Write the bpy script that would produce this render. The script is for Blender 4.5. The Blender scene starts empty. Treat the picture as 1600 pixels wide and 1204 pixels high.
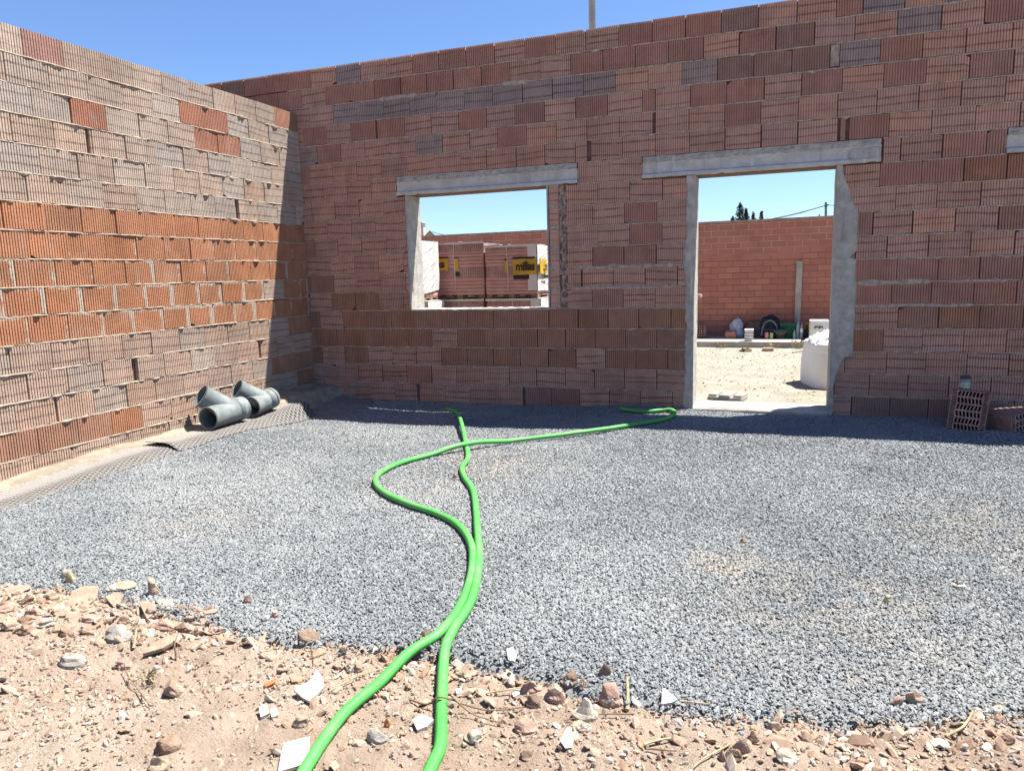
import bpy, bmesh, math, random
import numpy as np
from mathutils import Vector, Matrix, noise
random.seed(7)
C = bpy.context.scene.collection
PI = math.pi
# ------------------------------------------------------------------ camera (solved from the brick courses)
F = np.array([-0.34215946, 0.92708178, -0.15312179]); R_ = np.array([0.93924898, 0.34215677, -0.02720462]); U = np.array([-0.02717075, 0.1531278, 0.98783279])
CAM = np.array([5.02227623, -7.02583852, 1.36819892]); FOC = 1133.57
def ray(px, py): return F + (px-800)/FOC*R_ - (py-602)/FOC*U
def at(px, py, ax, v):
    d = ray(px, py); t = (v-CAM[ax])/d[ax]; p = CAM+t*d
    return Vector((float(p[0]), float(p[1]), float(p[2])))
def at_x(px, py, v): return at(px, py, 0, v)
def at_y(px, py, v): return at(px, py, 1, v)
def at_z(px, py, v): return at(px, py, 2, v)
def sm(a, b, x):
    t = min(1.0, max(0.0, (x-a)/(b-a))); return t*t*(3-2*t)
def N(x, y, z=0.0): return noise.noise((x, y, z))
def gz(x, y):                       # surface of the gravel
    z = .03 - .068*sm(4.6, 2.2, x)*sm(-2.2, -.9, y) + .012*N(x*.9, y*.9, 3.1) + .010*N(x*3, y*3, 1.7) + .005*N(x*7, y*7, 4.4)
    return z + .03*sm(-4.0, -4.8, y)*.4 + .045*sm(-.17, -.02, y)*sm(4.6, 3.6, x)
def dz(x, y):                       # surface of the bare earth
    return .005 + .02*N(x*1.3, y*1.3, 9) + .016*N(x*4, y*4, 5) + .007*N(x*9, y*9, 15) + .05*sm(3.3, 2.0, x)*sm(-4.82, -5.02, y)*sm(-5.9, -5.1, y) + .016*max(0, N(x*11, y*11, 2)) + .008*max(0, N(x*23, y*23, 7))
def on_ground(px, py, fn):
    z = .03
    for _ in range(12):
        p = at_z(px, py, z); z = fn(p.x, p.y)
    return Vector((p.x, p.y, z))

# ------------------------------------------------------------------ helpers
class MB:
    def __init__(s): s.v = []; s.f = []; s.m = []
    def quad(s, a, b, c, d, m=0):
        i = len(s.v); s.v += [tuple(a), tuple(b), tuple(c), tuple(d)]; s.f.append((i, i+1, i+2, i+3)); s.m.append(m)
    def poly(s, pts, m=0):
        i = len(s.v); s.v += [tuple(p) for p in pts]; s.f.append(tuple(range(i, i+len(pts)))); s.m.append(m)
    def box(s, lo, hi, M=None, m=0, bev=0.0):
        x0, y0, z0 = lo; x1, y1, z1 = hi
        if bev:
            b = min(bev, (x1-x0)*.45, (y1-y0)*.45, (z1-z0)*.45); bm = bmesh.new(); bmesh.ops.create_cube(bm, size=1)
            for v in bm.verts: v.co = ((x0+x1)/2+v.co.x*(x1-x0), (y0+y1)/2+v.co.y*(y1-y0), (z0+z1)/2+v.co.z*(z1-z0))
            bmesh.ops.bevel(bm, geom=bm.edges[:], offset=b, segments=2, affect='EDGES'); s.bm(bm, M, m); return
        P = [(x0,y0,z0),(x1,y0,z0),(x1,y1,z0),(x0,y1,z0),(x0,y0,z1),(x1,y0,z1),(x1,y1,z1),(x0,y1,z1)]
        if M: P = [tuple(M @ Vector(p)) for p in P]
        i = len(s.v); s.v += P
        for f in ((0,3,2,1),(4,5,6,7),(0,1,5,4),(1,2,6,5),(2,3,7,6),(3,0,4,7)): s.f.append(tuple(i+k for k in f)); s.m.append(m)
    def bm(s, bm, M=None, m=0):
        i = len(s.v); bm.verts.index_update()
        s.v += [tuple(M @ v.co) if M else tuple(v.co) for v in bm.verts]
        for f in bm.faces: s.f.append(tuple(i+v.index for v in f.verts)); s.m.append(m)
        bm.free()
    def grid(s, nu, nv, fn, m=0):
        i = len(s.v)
        for a in range(nu+1):
            for b in range(nv+1): s.v.append(tuple(fn(a/nu, b/nv)))
        for a in range(nu):
            for b in range(nv):
                q = i+a*(nv+1)+b; s.f.append((q, q+nv+1, q+nv+2, q+1)); s.m.append(m)
    def tube(s, pts, rad, n=10, caps=True, m=0):
        i = len(s.v); pts = [Vector(p) for p in pts]; up = Vector((0,0,1)); k = len(pts)
        for j, p in enumerate(pts):
            t = (pts[min(j+1,k-1)]-pts[max(j-1,0)]).normalized()
            a = t.cross(up)
            if a.length < 1e-3: a = t.cross(Vector((1,0,0)))
            a.normalize(); b = a.cross(t); r = rad[j] if hasattr(rad, '__len__') else rad
            for q in range(n): s.v.append(tuple(p + a*math.cos(2*PI*q/n)*r + b*math.sin(2*PI*q/n)*r))
        for j in range(k-1):
            for q in range(n):
                q2 = (q+1) % n; s.f.append((i+j*n+q, i+j*n+q2, i+(j+1)*n+q2, i+(j+1)*n+q)); s.m.append(m)
        if caps:
            s.f.append(tuple(i+q for q in range(n))); s.m.append(m); s.f.append(tuple(i+(k-1)*n+q for q in reversed(range(n)))); s.m.append(m)
    def lathe(s, prof, c=(0,0,0), n=20, M=None, m=0):
        i = len(s.v)
        for r, z in prof:
            for q in range(n):
                p = Vector((c[0]+r*math.cos(2*PI*q/n), c[1]+r*math.sin(2*PI*q/n), c[2]+z)); s.v.append(tuple(M @ p) if M else tuple(p))
        for j in range(len(prof)-1):
            for q in range(n):
                q2 = (q+1) % n; s.f.append((i+j*n+q, i+j*n+q2, i+(j+1)*n+q2, i+(j+1)*n+q)); s.m.append(m)
    def build(s, name, mats, parent=None, smooth=False, label=None):
        me = bpy.data.meshes.new(name); me.from_pydata(s.v, [], s.f); me.update()
        mats = mats if isinstance(mats, (list, tuple)) else [mats]
        for q in mats: me.materials.append(q)
        if len(mats) > 1: me.polygons.foreach_set('material_index', s.m)
        if smooth: me.polygons.foreach_set('use_smooth', [True]*len(s.f))
        o = bpy.data.objects.new(name, me); C.objects.link(o)
        if parent:
            o.parent = parent
            if parent.type == 'EMPTY': o.matrix_parent_inverse = Matrix.Translation(parent.location).inverted()
        if label: o['label'] = label
        return o
def fixn(o):
    bm = bmesh.new(); bm.from_mesh(o.data); bmesh.ops.recalc_face_normals(bm, faces=bm.faces[:]); bm.to_mesh(o.data); bm.free(); return o
def tag(o, label, cat, group=None):
    o['label'] = label; o['category'] = cat
    if group: o['group'] = group
    return o
def kind(o, k): o['kind'] = k; return o
def empty(name, loc, label, cat, group=None):
    o = bpy.data.objects.new(name, None); o.location = loc; o.empty_display_size = .1; C.objects.link(o)
    o.matrix_world = Matrix.Translation(loc); return tag(o, label, cat, group)

class NT:                            # small node-tree writer
    def __init__(s, name, rough=.85, spec=.25):
        s.mat = bpy.data.materials.new(name); s.mat.use_nodes = True; s.t = s.mat.node_tree
        s.b = s.t.nodes['Principled BSDF']; s.b.inputs['Roughness'].default_value = rough; s.b.inputs['Specular IOR Level'].default_value = spec
        s._pos = None
    def n(s, typ, **kw):
        d = s.t.nodes.new(typ)
        for k, v in kw.items(): setattr(d, k, v)
        return d
    def l(s, a, b): s.t.links.new(a, b); return a
    def put(s, sock, v):
        if hasattr(v, 'links') or isinstance(v, bpy.types.NodeSocket): s.t.links.new(v, sock)
        else: sock.default_value = v
    def pos(s):
        if s._pos is None: s._pos = s.n('ShaderNodeNewGeometry').outputs['Position']
        return s._pos
    def attr(s, name, out='Color'): return s.n('ShaderNodeAttribute', attribute_name=name).outputs[out]
    def noise(s, scale, detail=3, vec=None, rough=.55, out='Fac', dims=None):
        d = s.n('ShaderNodeTexNoise')
        d.inputs['Scale'].default_value = scale; d.inputs['Detail'].default_value = detail; d.inputs['Roughness'].default_value = rough
        s.l(vec if vec is not None else s.pos(), d.inputs['Vector']); return d.outputs[out]
    def math(s, op, a, b=0.0, c=None, clamp=False):
        d = s.n('ShaderNodeMath', operation=op); d.use_clamp = clamp; s.put(d.inputs[0], a); s.put(d.inputs[1], b)
        if c is not None: s.put(d.inputs[2], c)
        return d.outputs[0]
    def mapr(s, v, a, b, c=0.0, d=1.0):
        m = s.n('ShaderNodeMapRange'); m.interpolation_type = 'SMOOTHSTEP'; s.put(m.inputs['Value'], v)
        for k, x in zip(('From Min','From Max','To Min','To Max'), (a,b,c,d)): s.put(m.inputs[k], x)
        return m.outputs['Result']
    def mix(s, f, a, b, mode='MIX'):
        d = s.n('ShaderNodeMix', data_type='RGBA', blend_type=mode); d.clamp_factor = True
        s.put(d.inputs[0], f)
        for sock, v in ((d.inputs[6], a), (d.inputs[7], b)):
            if isinstance(v, tuple) and len(v) == 3: v = v+(1,)
            s.put(sock, v)
        return d.outputs[2]
    def sep(s, v):
        d = s.n('ShaderNodeSeparateXYZ'); s.l(v, d.inputs[0]); return d.outputs
    def comb(s, x, y, z):
        d = s.n('ShaderNodeCombineXYZ')
        for i, v in enumerate((x, y, z)): s.put(d.inputs[i], v)
        return d.outputs[0]
    def col(s, c):
        if isinstance(c, tuple) and len(c) == 3: c = c+(1,)
        s.put(s.b.inputs['Base Color'], c); return s
    def bump(s, h, dist=.01, strength=1.0):
        d = s.n('ShaderNodeBump'); d.inputs['Distance'].default_value = dist; d.inputs['Strength'].default_value = strength
        s.put(d.inputs['Height'], h); s.l(d.outputs[0], s.b.inputs['Normal']); return s
def simple(name, col, rough=.8, var=.25, scale=12, bump=0.0, bscale=60, spec=.25, metal=0.0):
    m = NT(name, rough, spec); n = m.noise(scale, 4)
    dark = tuple(c*(1-var) for c in col); lite = tuple(min(1, c*(1+var)) for c in col)
    m.col(m.mix(m.mapr(n, .3, .7), dark, lite)); m.b.inputs['Metallic'].default_value = metal
    if bump: m.bump(m.noise(bscale, 4), bump)
    return m.mat
# vertical joints of every course, metres along each wall
BJ={
1:[-0.073,0.217,0.529,0.824,1.139,1.437,1.735,2.034,2.341,2.656,2.962,3.258,3.568,3.876,4.175,4.482,4.791,5.102,5.41,5.61,5.921,6.227,6.489],
2:[0.076,0.378,0.673,0.98,1.29,1.59,1.889,2.195,2.494,2.805,3.108,3.42,3.723,4.028,4.33,4.636,4.939,5.247,5.558,5.873,6.187,6.489],
3:[0.163,0.463,0.767,1.081,1.383,1.689,2.0,2.307,2.616,2.925,3.23,3.536,3.841,4.146,4.454,4.763,5.071,5.374,5.45,5.756,6.065,6.372,6.685],
4:[0.057,0.363,0.665,0.987,1.316,1.625,1.93,2.235,2.537,2.84,3.154,3.462,3.79,3.907,4.223,4.538,4.851,5.159,5.476,5.791,6.101,6.404,6.711],
5:[0.224,0.526,0.828,1.134,1.436,1.739,2.045,2.349,2.654,2.958,3.261,3.572,3.897,4.213,4.525,4.829,5.137,5.447,5.75,6.056,6.362,6.665],
6:[0.114,0.409,0.712,1.02,1.322,1.629,1.931,2.221,2.538,2.837,3.143,3.293,3.602,3.908,4.217,4.528,4.837,5.14,5.455,5.542,5.848,6.163,6.471,6.778],
7:[0.27,0.582,0.881,1.182,1.465,1.748,2.031,2.315,2.598,2.881,3.164,3.473,3.787,4.075,4.363,4.651,4.939,5.227,5.515,5.803,5.942,6.252,6.562,6.707],
8:[0.108,0.41,0.718,1.015,1.313,1.603,1.892,2.181,2.47,2.76,3.049,3.36,3.669,3.976,4.245,4.566,4.886,5.206,5.526,5.798,6.109,6.413,6.716],
9:[0.295,0.604,0.904,1.206,1.507,1.807,2.107,2.408,2.708,3.008,3.31,3.615,3.925,4.24,4.561,4.882,5.203,5.524,5.928,6.232,6.547],
10:[0.117,0.415,0.721,1.029,1.31,1.6,1.89,2.181,2.471,2.761,3.051,3.359,3.668,3.975,4.242,4.562,4.882,5.202,5.522,5.76,6.065,6.377,6.681],
11:[-0.002,0.312,0.616,0.918,1.222,1.52,1.817,2.114,2.412,2.709,3.006,3.306,3.61,3.922,4.244,4.566,4.887,5.208,5.53,5.636,5.879,6.192,6.499,6.805],
12:[0.021,0.333,0.633,0.936,1.24,1.533,1.825,2.117,2.41,2.702,2.995,3.194,3.508,3.813,4.121,4.409,4.696,4.983,5.27,5.558,5.963,6.272,6.576],
13:[0.008,0.286,0.598,0.893,1.2,1.499,1.798,2.097,2.396,2.695,2.995,3.294,3.604,3.912,4.234,4.567,4.9,5.233,5.566,5.932,6.235,6.543,6.848],
14:[0.121,0.424,0.734,1.04,1.335,1.64,1.947,2.24,2.545,2.845,3.15,3.453,3.756,4.06,4.363,4.665,4.968,5.271,5.573,5.991,6.297,6.601,6.906],
15:[0.03,0.33,0.622,0.928,1.236,1.526,1.828,2.131,2.426,2.716,3.018,3.322,3.626,3.929,4.238,4.574,4.91,5.245,5.581,5.886,6.188,6.494,6.802],
16:[0.122,0.42,0.722,1.026,1.323,1.631,1.931,2.227,2.529,2.832,3.123,3.426,3.728,4.033,4.345,4.656,4.967,5.278,5.589,5.923,6.223,6.53,6.834],
17:[0.289,0.585,0.893,1.198,1.501,1.802,2.108,2.4,2.704,3.005,3.31,3.613,3.927,4.244,4.561,4.878,5.195,5.512,5.793,6.096,6.408,6.717],
18:[0.428,0.727,1.039,1.321,1.655,1.952,2.237,2.55,2.852,3.153,3.459,3.77,4.079,4.363,4.647,4.931,5.215,5.499,5.66,5.965,6.262,6.568,6.893],
}
LJ={
1:[0.127,0.39,0.686,0.983,1.279,1.589,1.88,2.19,2.501,2.813,3.122],
2:[0.201,0.502,0.815,1.111,1.415,1.713,2.013,2.322,2.636,2.951,3.274],
3:[0.354,0.661,0.958,1.261,1.559,1.869,2.178,2.495,2.804,3.109],
4:[0.273,0.508,0.817,1.109,1.419,1.716,2.026,2.336,2.642,2.967,3.281],
5:[0.321,0.642,0.954,1.25,1.55,1.857,2.164,2.474,2.797,3.101],
6:[0.457,0.771,1.046,1.374,1.677,1.981,2.285,2.599,2.913,3.224],
7:[0.099,0.425,0.713,1.011,1.317,1.614,1.908,2.199,2.506,2.819,3.126,3.426],
8:[0.545,0.841,1.143,1.437,1.737,2.041,2.329,2.63,2.944,3.258],
9:[0.049,0.342,0.655,0.953,1.261,1.564,1.871,2.168,2.466,2.771,3.081,3.388],
10:[0.143,0.448,0.771,1.07,1.381,1.67,1.972,2.273,2.569,2.875,3.19,3.496],
11:[0.322,0.617,0.921,1.217,1.52,1.813,2.118,2.422,2.723,3.03,3.345],
12:[0.119,0.413,0.735,1.04,1.355,1.654,1.967,2.274,2.575,2.886,3.193,3.511],
13:[0.335,0.625,0.911,1.241,1.55,1.854,2.164,2.482,2.783,3.09,3.408],
14:[0.418,0.736,1.041,1.35,1.659,1.969,2.282,2.58,2.892,3.202,3.519],
15:[2.139,2.452,2.753,3.055,3.38],
16:[2.179,2.486,2.794,3.116,3.433],
}
# ------------------------------------------------------------------ masonry
PITCH = .3027; ZL = -.041; T = .29
COL = {'c': (.395,.232,.178), 'r': (.315,.162,.124), 'd': (.275,.208,.19), 'k': (.25,.15,.12), 'C': (.345,.268,.218), 'g': (.34,.284,.245),
       'o': (.325,.152,.086), 'p': (.31,.175,.14), 'R': (.28,.132,.09), 'b': (.29,.155,.105), 'P': (.345,.244,.19)}
BAND = {'c': .9, 'r': .12, 'd': .8, 'k': .1, 'C': .75, 'g': .75, 'o': .0, 'p': .3, 'R': 0, 'b': .0, 'P': .7}
def btype(row, s, rnd):              # kind of each block of the back wall
    ex = {1: 'rrrrcdccrrrcrcrrrkccrdcdr', 2: 'crrrrrrrccrrrrcrkccdcrr'}
    q = rnd.random()
    if row == 1:
        i = int((s+.073)//PITCH); return 'rkrr'[i % 4] if i < 0 else ('rcdccrrrcrccrrrkccrdcdr'[i] if i < 23 else 'c')
    if row == 2:
        i = int((s-.076)//PITCH); return 'r' if i < 0 else ('crrrrrrrccrrrrcrkccdcrr'[i] if i < 23 else 'c')
    if row == 3:
        if .45 < s < 3.5: return 'd'
        return 'k' if 4.4 < s < 5.3 else ('d' if 5.4 < s < 5.75 or 4.1 < s < 4.4 else ('r' if 5.75 < s < 6.06 else 'c'))
    if row in (14, 15): return 'c' if (row == 14 and (.12 < s < .42 or 5.6 < s < 5.98)) or (row == 15 and (1.5 < s < 1.8 or s > 5.85)) else 'b'
    if row == 16: return 'c' if (.4 < s < .0) or .12 < s < .42 or .72 < s < 1.6 or 3.1 < s < 3.4 or s > 5.2 else 'b'
    if row == 18: return 'k' if 2.5 < s < 3.1 or 5.6 < s < 6.6 else 'c'
    if row in (12, 13) and s > 5.5: return 'r'
    if row == 11 and 3.3 < s < 3.9: return 'r'
    if row == 13 and .28 < s < .88 or row == 12 and s < .33: return 'b'
    if row == 8 and s > 6.38: return 'R'
    if row == 4 and (.98 < s < 1.3 or 3.15 < s < 3.45 or 3.78 < s < 3.9 or 4.2 < s < 4.5): return 'r'
    return 'r' if q < .13 else ('d' if q < .16 and row < 6 else 'c')
def ltype(row, s, rnd):              # left wall
    q = rnd.random()
    if row == 1: return 'p' if 2.8 < s < 3.1 else ('b' if s < .38 else 'C' if q < .8 else 'g')
    if row == 2 and 1.1 < s < 1.7: return 'R'
    if row == 3 and (2.49 < s < 2.8 or .95 < s < 1.55): return 'R'
    if 7 <= row <= 11:
        if row == 10 and .44 < s < .77: return 'C'
        return 'o'
    if row == 15 and s > 2.45: return 'b' if s > 2.7 else 'o'
    if row >= 12:
        if s < .75 and q < .4: return 'b'
        return 'P' if q < .75 else 'C'
    if row >= 4 and q < .12: return 'P'
    return 'g' if q < .35 else 'C'

def masonry(name, mapf, J, nrow, smin, smax, holes, gaps, typer, seed, mat, parent, narrow=()):
    rnd = random.Random(seed); V = []; Fc = []; loopcol = []; loopuv = []; looppr = []
    def block(s0, s1, z0, z1, ty, groove=True, back=-.032, smear=0.0):
        w = s1-s0; off = rnd.gauss(0, .0022); tl = rnd.gauss(0, .0025); n = max(1, round(w/.0212)); m0 = min(.007, w*.1)
        pr = [(s0, back)]
        if groove and w > .06:
            per = (w-2*m0)/n; gd = .009 if name == 'back' else .0062; pr.append((s0+.0005, off-.002)); pr.append((s0+.003, off))
            for k in range(n):
                a = s0+m0+per*(k+.32); b = s0+m0+per*(k+.68)
                pr += [(a, off), (a+.0012, off-gd), (b-.0012, off-gd), (b, off)]
            pr += [(s1-.003, off), (s1-.0005, off-.002)]
        else: pr += [(s0+.0005, off-.004), (s0+.004, off), (s0+w*.5, off+.001), (s1-.004, off), (s1-.0005, off-.004)]
        pr.append((s1, back)); k = len(pr); i = len(V)
        dzl, dzr = rnd.gauss(0, .0016), rnd.gauss(0, .0016)
        chip = rnd.random() < .13; cw = rnd.uniform(.015,.06); chh = rnd.uniform(.008,.035); cs = rnd.random() < .5; ct = rnd.random() < .6
        jit = [rnd.gauss(0, .0005) if d > -.01 else 0 for (s, d) in pr]
        for zi, z in enumerate((z0, z1)):
            for (s, d), jq in zip(pr, jit):
                u = (s-s0)/w; zz = z+dzl*(1-u)+dzr*u; dd = d + tl*(u-.5)*2 + jq
                if chip and w > .1 and (zi == 1) == ct:
                    e = (cw-((s1-s) if cs else (s-s0)))/cw
                    if e > 0: zz += (-chh if zi else chh)*e**.6
                V.append(mapf(s, dd, zz))
        base = COL[ty]; j = 1+rnd.gauss(0, .05); hue = rnd.gauss(0, .025)
        c = (base[0]*j*(1+hue), base[1]*j, base[2]*j*(1-hue), BAND[ty]*(1+rnd.gauss(0,.25)) if BAND[ty] > .05 else 0.0)
        c = tuple(max(0.0, min(1.0, x)) for x in c); sd = rnd.random()
        uvs = [(((s-s0)/w)*w/PITCH, float(zi)) for zi in (0,1) for (s, d) in pr]
        fs = [(i+a, i+a+1, i+k+a+1, i+k+a) for a in range(k-1)]
        fs += [tuple(i+a for a in reversed(range(k))), tuple(i+k+a for a in range(k))]
        for f in fs:
            Fc.append(f)
            for vi in f: loopcol.append(c); loopuv.append(uvs[vi-i]); looppr.append((sd, smear, 0, 1))
    for row in range(1, nrow+1):
        js = sorted(J[row]); z0 = (nrow-row)*.2
        while js[0] > smin: js.insert(0, js[0]-PITCH-rnd.gauss(0,.004))
        while js[-1] < smax: js.append(js[-1]+PITCH+rnd.gauss(0,.004))
        for a, b in zip(js, js[1:]):
            a = max(a, smin); b = min(b, smax)
            if b-a < .012: continue
            segs = [(a, b)]
            for (h0, h1, hz0, hz1) in holes:
                if hz0 < z0+.1 < hz1:
                    ns = []
                    for (p, q) in segs:
                        if q <= h0 or p >= h1: ns.append((p, q)); continue
                        if p < h0: ns.append((p, h0))
                        if q > h1: ns.append((h1, q))
                    segs = ns
            for (gr, g0, g1) in gaps:
                if gr == row:
                    ns = []
                    for (p, q) in segs:
                        if q <= g0 or p >= g1: ns.append((p, q)); continue
                        if p < g0: ns.append((p, g0))
                        if q > g1: ns.append((g1, q))
                    segs = ns
            for (p, q) in segs:
                if q-p < .014: continue
                g = .0023+abs(rnd.gauss(0,.0022)); mid = (p+q)/2; ty = typer(row, mid, rnd)
                sme = 0.0
                if ty == 'o': sme = {7:.3,8:.5,9:.75,10:1.0,11:.95}.get(row,.1)*rnd.uniform(.5,1.1)
                elif name == 'back' and ty in 'rb' and row in (1,2,11,15): sme = .35*rnd.random()
                block(p+g, q-g, z0+.0055+rnd.gauss(0,.001), z0+.1935+rnd.gauss(0,.0012), ty, smear=sme)
    for (s0, s1, z0, z1, ty) in narrow: block(s0, s1, z0, z1, ty, groove=False, smear=.2)
    me = bpy.data.meshes.new('masonry'); me.from_pydata(V, [], Fc); me.update()
    ca = me.color_attributes.new('bcol', 'FLOAT_COLOR', 'CORNER'); ca.data.foreach_set('color', np.array(loopcol, dtype=np.float32).ravel())
    cb = me.color_attributes.new('bprm', 'FLOAT_COLOR', 'CORNER'); cb.data.foreach_set('color', np.array(looppr, dtype=np.float32).ravel())
    uv = me.uv_layers.new(name='buv'); uv.data.foreach_set('uv', np.array(loopuv, dtype=np.float32).ravel())
    me.materials.append(mat); o = bpy.data.objects.new('masonry', me); C.objects.link(o); o.parent = parent; o.matrix_parent_inverse = Matrix.Translation(parent.location).inverted()
    return o

def ribbon(mb, mapf, s0, s1, z, seed, amp, droop, density, step=.012, fat=1.0):   # a squeezed-out bed joint
    rnd = random.Random(seed); n = max(2, int((s1-s0)/step)); drops = []; cl = lambda x: .15+1.1*max(0, N(x*.8, seed*3.7)+.35)
    for _ in range(int((s1-s0)*density)):
        s_ = rnd.uniform(s0, s1); drops.append((s_, rnd.uniform(.008,.055), rnd.uniform(.15,1)**1.8*droop*cl(s_), rnd.uniform(.005,.022)*min(1, cl(s_)+.3)))
    i = len(mb.v); K = 6
    for a in range(n+1):
        s = s0+(s1-s0)*a/n; q = N(s*3.1, seed*1.7)*.6+N(s*13, seed*2.3)*.5+N(s*41, seed)*.3
        p = amp*(.15+q*1.25); lo = .006+.004*N(s*19, seed*5); up = .006+.004*N(s*17, seed*7+3)
        for (c, w, h, t) in drops:
            k = max(0, 1-abs(s-c)/w)
            if k > 0: lo += h*k**.7; p = max(p, t*min(1, k*1.6))
        zb = z+.003*N(s*2.2, seed*3.3)
        for d, zz in ((-.02, zb+up), (p*.7-.001, zb+up*.8), (p*fat, zb), (p*fat*.9, zb-lo*.5), (p*.35-.001, zb-lo), (-.02, zb-lo-.001)): mb.v.append(mapf(s, d, zz))
    for a in range(n):
        for k in range(K-1):
            q = i+a*K+k; mb.f.append((q, q+K, q+K+1, q+1)); mb.m.append(0)

def core(mb, mapf, smin, smax, zmin, zmax, d0, d1, holes):
    ss = sorted({smin, smax, *[h[0] for h in holes], *[h[1] for h in holes]}); zs = sorted({zmin, zmax, *[h[2] for h in holes], *[h[3] for h in holes]})
    solid = lambda a, b: 0 <= a < len(ss)-1 and 0 <= b < len(zs)-1 and not any(h[0] < (ss[a]+ss[a+1])/2 < h[1] and h[2] < (zs[b]+zs[b+1])/2 < h[3] for h in holes)
    for a in range(len(ss)-1):
        for b in range(len(zs)-1):
            if not solid(a, b): continue
            s0, s1, z0, z1 = ss[a], ss[a+1], zs[b], zs[b+1]; P = lambda s, d, z: mapf(s, d, z)
            mb.quad(P(s0,d0,z0), P(s1,d0,z0), P(s1,d0,z1), P(s0,d0,z1)); mb.quad(P(s0,d1,z0), P(s0,d1,z1), P(s1,d1,z1), P(s1,d1,z0))
            if not solid(a-1, b): mb.quad(P(s0,d0,z0), P(s0,d0,z1), P(s0,d1,z1), P(s0,d1,z0))
            if not solid(a+1, b): mb.quad(P(s1,d0,z0), P(s1,d1,z0), P(s1,d1,z1), P(s1,d0,z1))
            if not solid(a, b-1): mb.quad(P(s0,d0,z0), P(s0,d1,z0), P(s1,d1,z0), P(s1,d0,z0))
            if not solid(a, b+1): mb.quad(P(s0,d0,z1), P(s1,d0,z1), P(s1,d1,z1), P(s0,d1,z1))

# block material: body colour per block, kiln bands, dust film, mortar smears
def block_material():
    m = NT('clay_block', .92, .15); a = m.n('ShaderNodeAttribute', attribute_name='bcol'); pr = m.sep(m.attr('bprm')); sd, sme = pr[0], pr[1]
    uv = m.n('ShaderNodeUVMap', uv_map='buv').outputs[0]; u, v, _ = m.sep(uv)
    pos = m.pos()
    n1 = m.noise(7, 4); n2 = m.noise(45, 3); n3 = m.noise(2.2, 3)
    base = m.mix(m.mapr(n1, .35, .7, 0, .8), a.outputs['Color'], m.mix(1.0, a.outputs['Color'], (1.25,1.24,1.22), 'MULTIPLY'))
    base = m.mix(m.mapr(n3, .45, .75, 0, .35), base, m.mix(1.0, base, (.72,.68,.70), 'MULTIPLY'))
    base = m.mix(m.mapr(n2, .5, .8, 0, .3), base, m.mix(1.0, base, (.7,.7,.7), 'MULTIPLY'))
    # two dark kiln bands per block, tilted differently on each block
    tilt = m.math('MULTIPLY', m.math('SUBTRACT', m.math('FRACT', m.math('MULTIPLY', sd, 7.3)), .5), .17)
    wob = m.math('MULTIPLY', m.math('SUBTRACT', m.noise(9, 2), .5), .05)
    vv = m.math('ADD', m.math('ADD', v, m.math('MULTIPLY', m.math('SUBTRACT', u, .5), tilt)), wob)
    def line(c0, rng, w):
        cen = m.math('ADD', m.math('MULTIPLY', m.math('FRACT', m.math('MULTIPLY', sd, rng)), .2), c0)
        return m.mapr(m.math('ABSOLUTE', m.math('SUBTRACT', vv, cen)), w*.35, w, 1, 0)
    band = m.math('MAXIMUM', line(.18, 13.7, .058), line(.60, 29.1, .062))
    band = m.math('MULTIPLY', band, m.mapr(m.noise(16, 2), .3, .6, .45, 1)); band = m.math('MULTIPLY', band, m.math('MULTIPLY', a.outputs['Alpha'], .78), clamp=True)
    base = m.mix(band, base, m.mix(1.0, base, (.38,.33,.36), 'MULTIPLY'))
    # mortar wiped over the joints
    off = m.n('ShaderNodeVectorMath', operation='ADD'); m.l(pos, off.inputs[0]); m.l(m.comb(sd, sd, sd), off.inputs[1])
    ns = m.noise(11, 5, off.outputs[0], .65)
    edge = m.math('MAXIMUM', m.mapr(u, .0, .34, .62, 0), m.math('MAXIMUM', m.mapr(v, .70, 1.0, 0, .5), m.mapr(u, .86, 1.0, 0, .3)))
    sm_ = m.mapr(m.math('ADD', m.math('MULTIPLY', edge, m.math('MULTIPLY', sme, 1.15)), m.math('MULTIPLY', m.math('SUBTRACT', ns, .5), .9)), .30, .46, 0, .82)
    sm_ = m.math('MULTIPLY', sm_, m.mapr(sme, .02, .1))
    base = m.mix(sm_, base, m.mix(n2, (.36,.31,.25), (.46,.41,.35)))
    # pale splashes anywhere
    base = m.mix(m.mapr(m.noise(3.3, 6, None, .7), .54, .74, 0, .42), base, (.36,.295,.25))
    px_, py_, pz_ = m.sep(pos); stv = m.comb(m.math('MULTIPLY', px_, 2.6), m.math('MULTIPLY', py_, 2.6), m.math('MULTIPLY', pz_, .55))
    base = m.mix(m.mapr(m.noise(1.0, 5, stv, .65), .48, .70, 0, .42), base, m.mix(1.0, base, (.66,.63,.62), 'MULTIPLY'))
    base = m.mix(m.mapr(m.noise(1.7, 5, stv, .7), .56, .74, 0, .30), base, (.40,.33,.28))
    m.col(base); m.bump(m.math('ADD', n2, m.math('MULTIPLY', m.noise(160, 3), .6)), .0035, .9)
    return m.mat
M_BLOCK = block_material()
def mortar_mat(name, col, dark):
    m = NT(name, .95, .1); n = m.noise(26, 5, None, .65); m.col(m.mix(m.mapr(n, .3, .7), dark, col)); m.bump(m.noise(90, 4, None, .7), .006); return m.mat
M_MORT_B = mortar_mat('grey_mortar', (.43,.355,.305), (.25,.19,.16)); M_MORT_L = mortar_mat('pale_mortar', (.42,.345,.28), (.29,.225,.175))
M_CORE = mortar_mat('wall_core', (.22,.13,.10), (.13,.08,.065))
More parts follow.
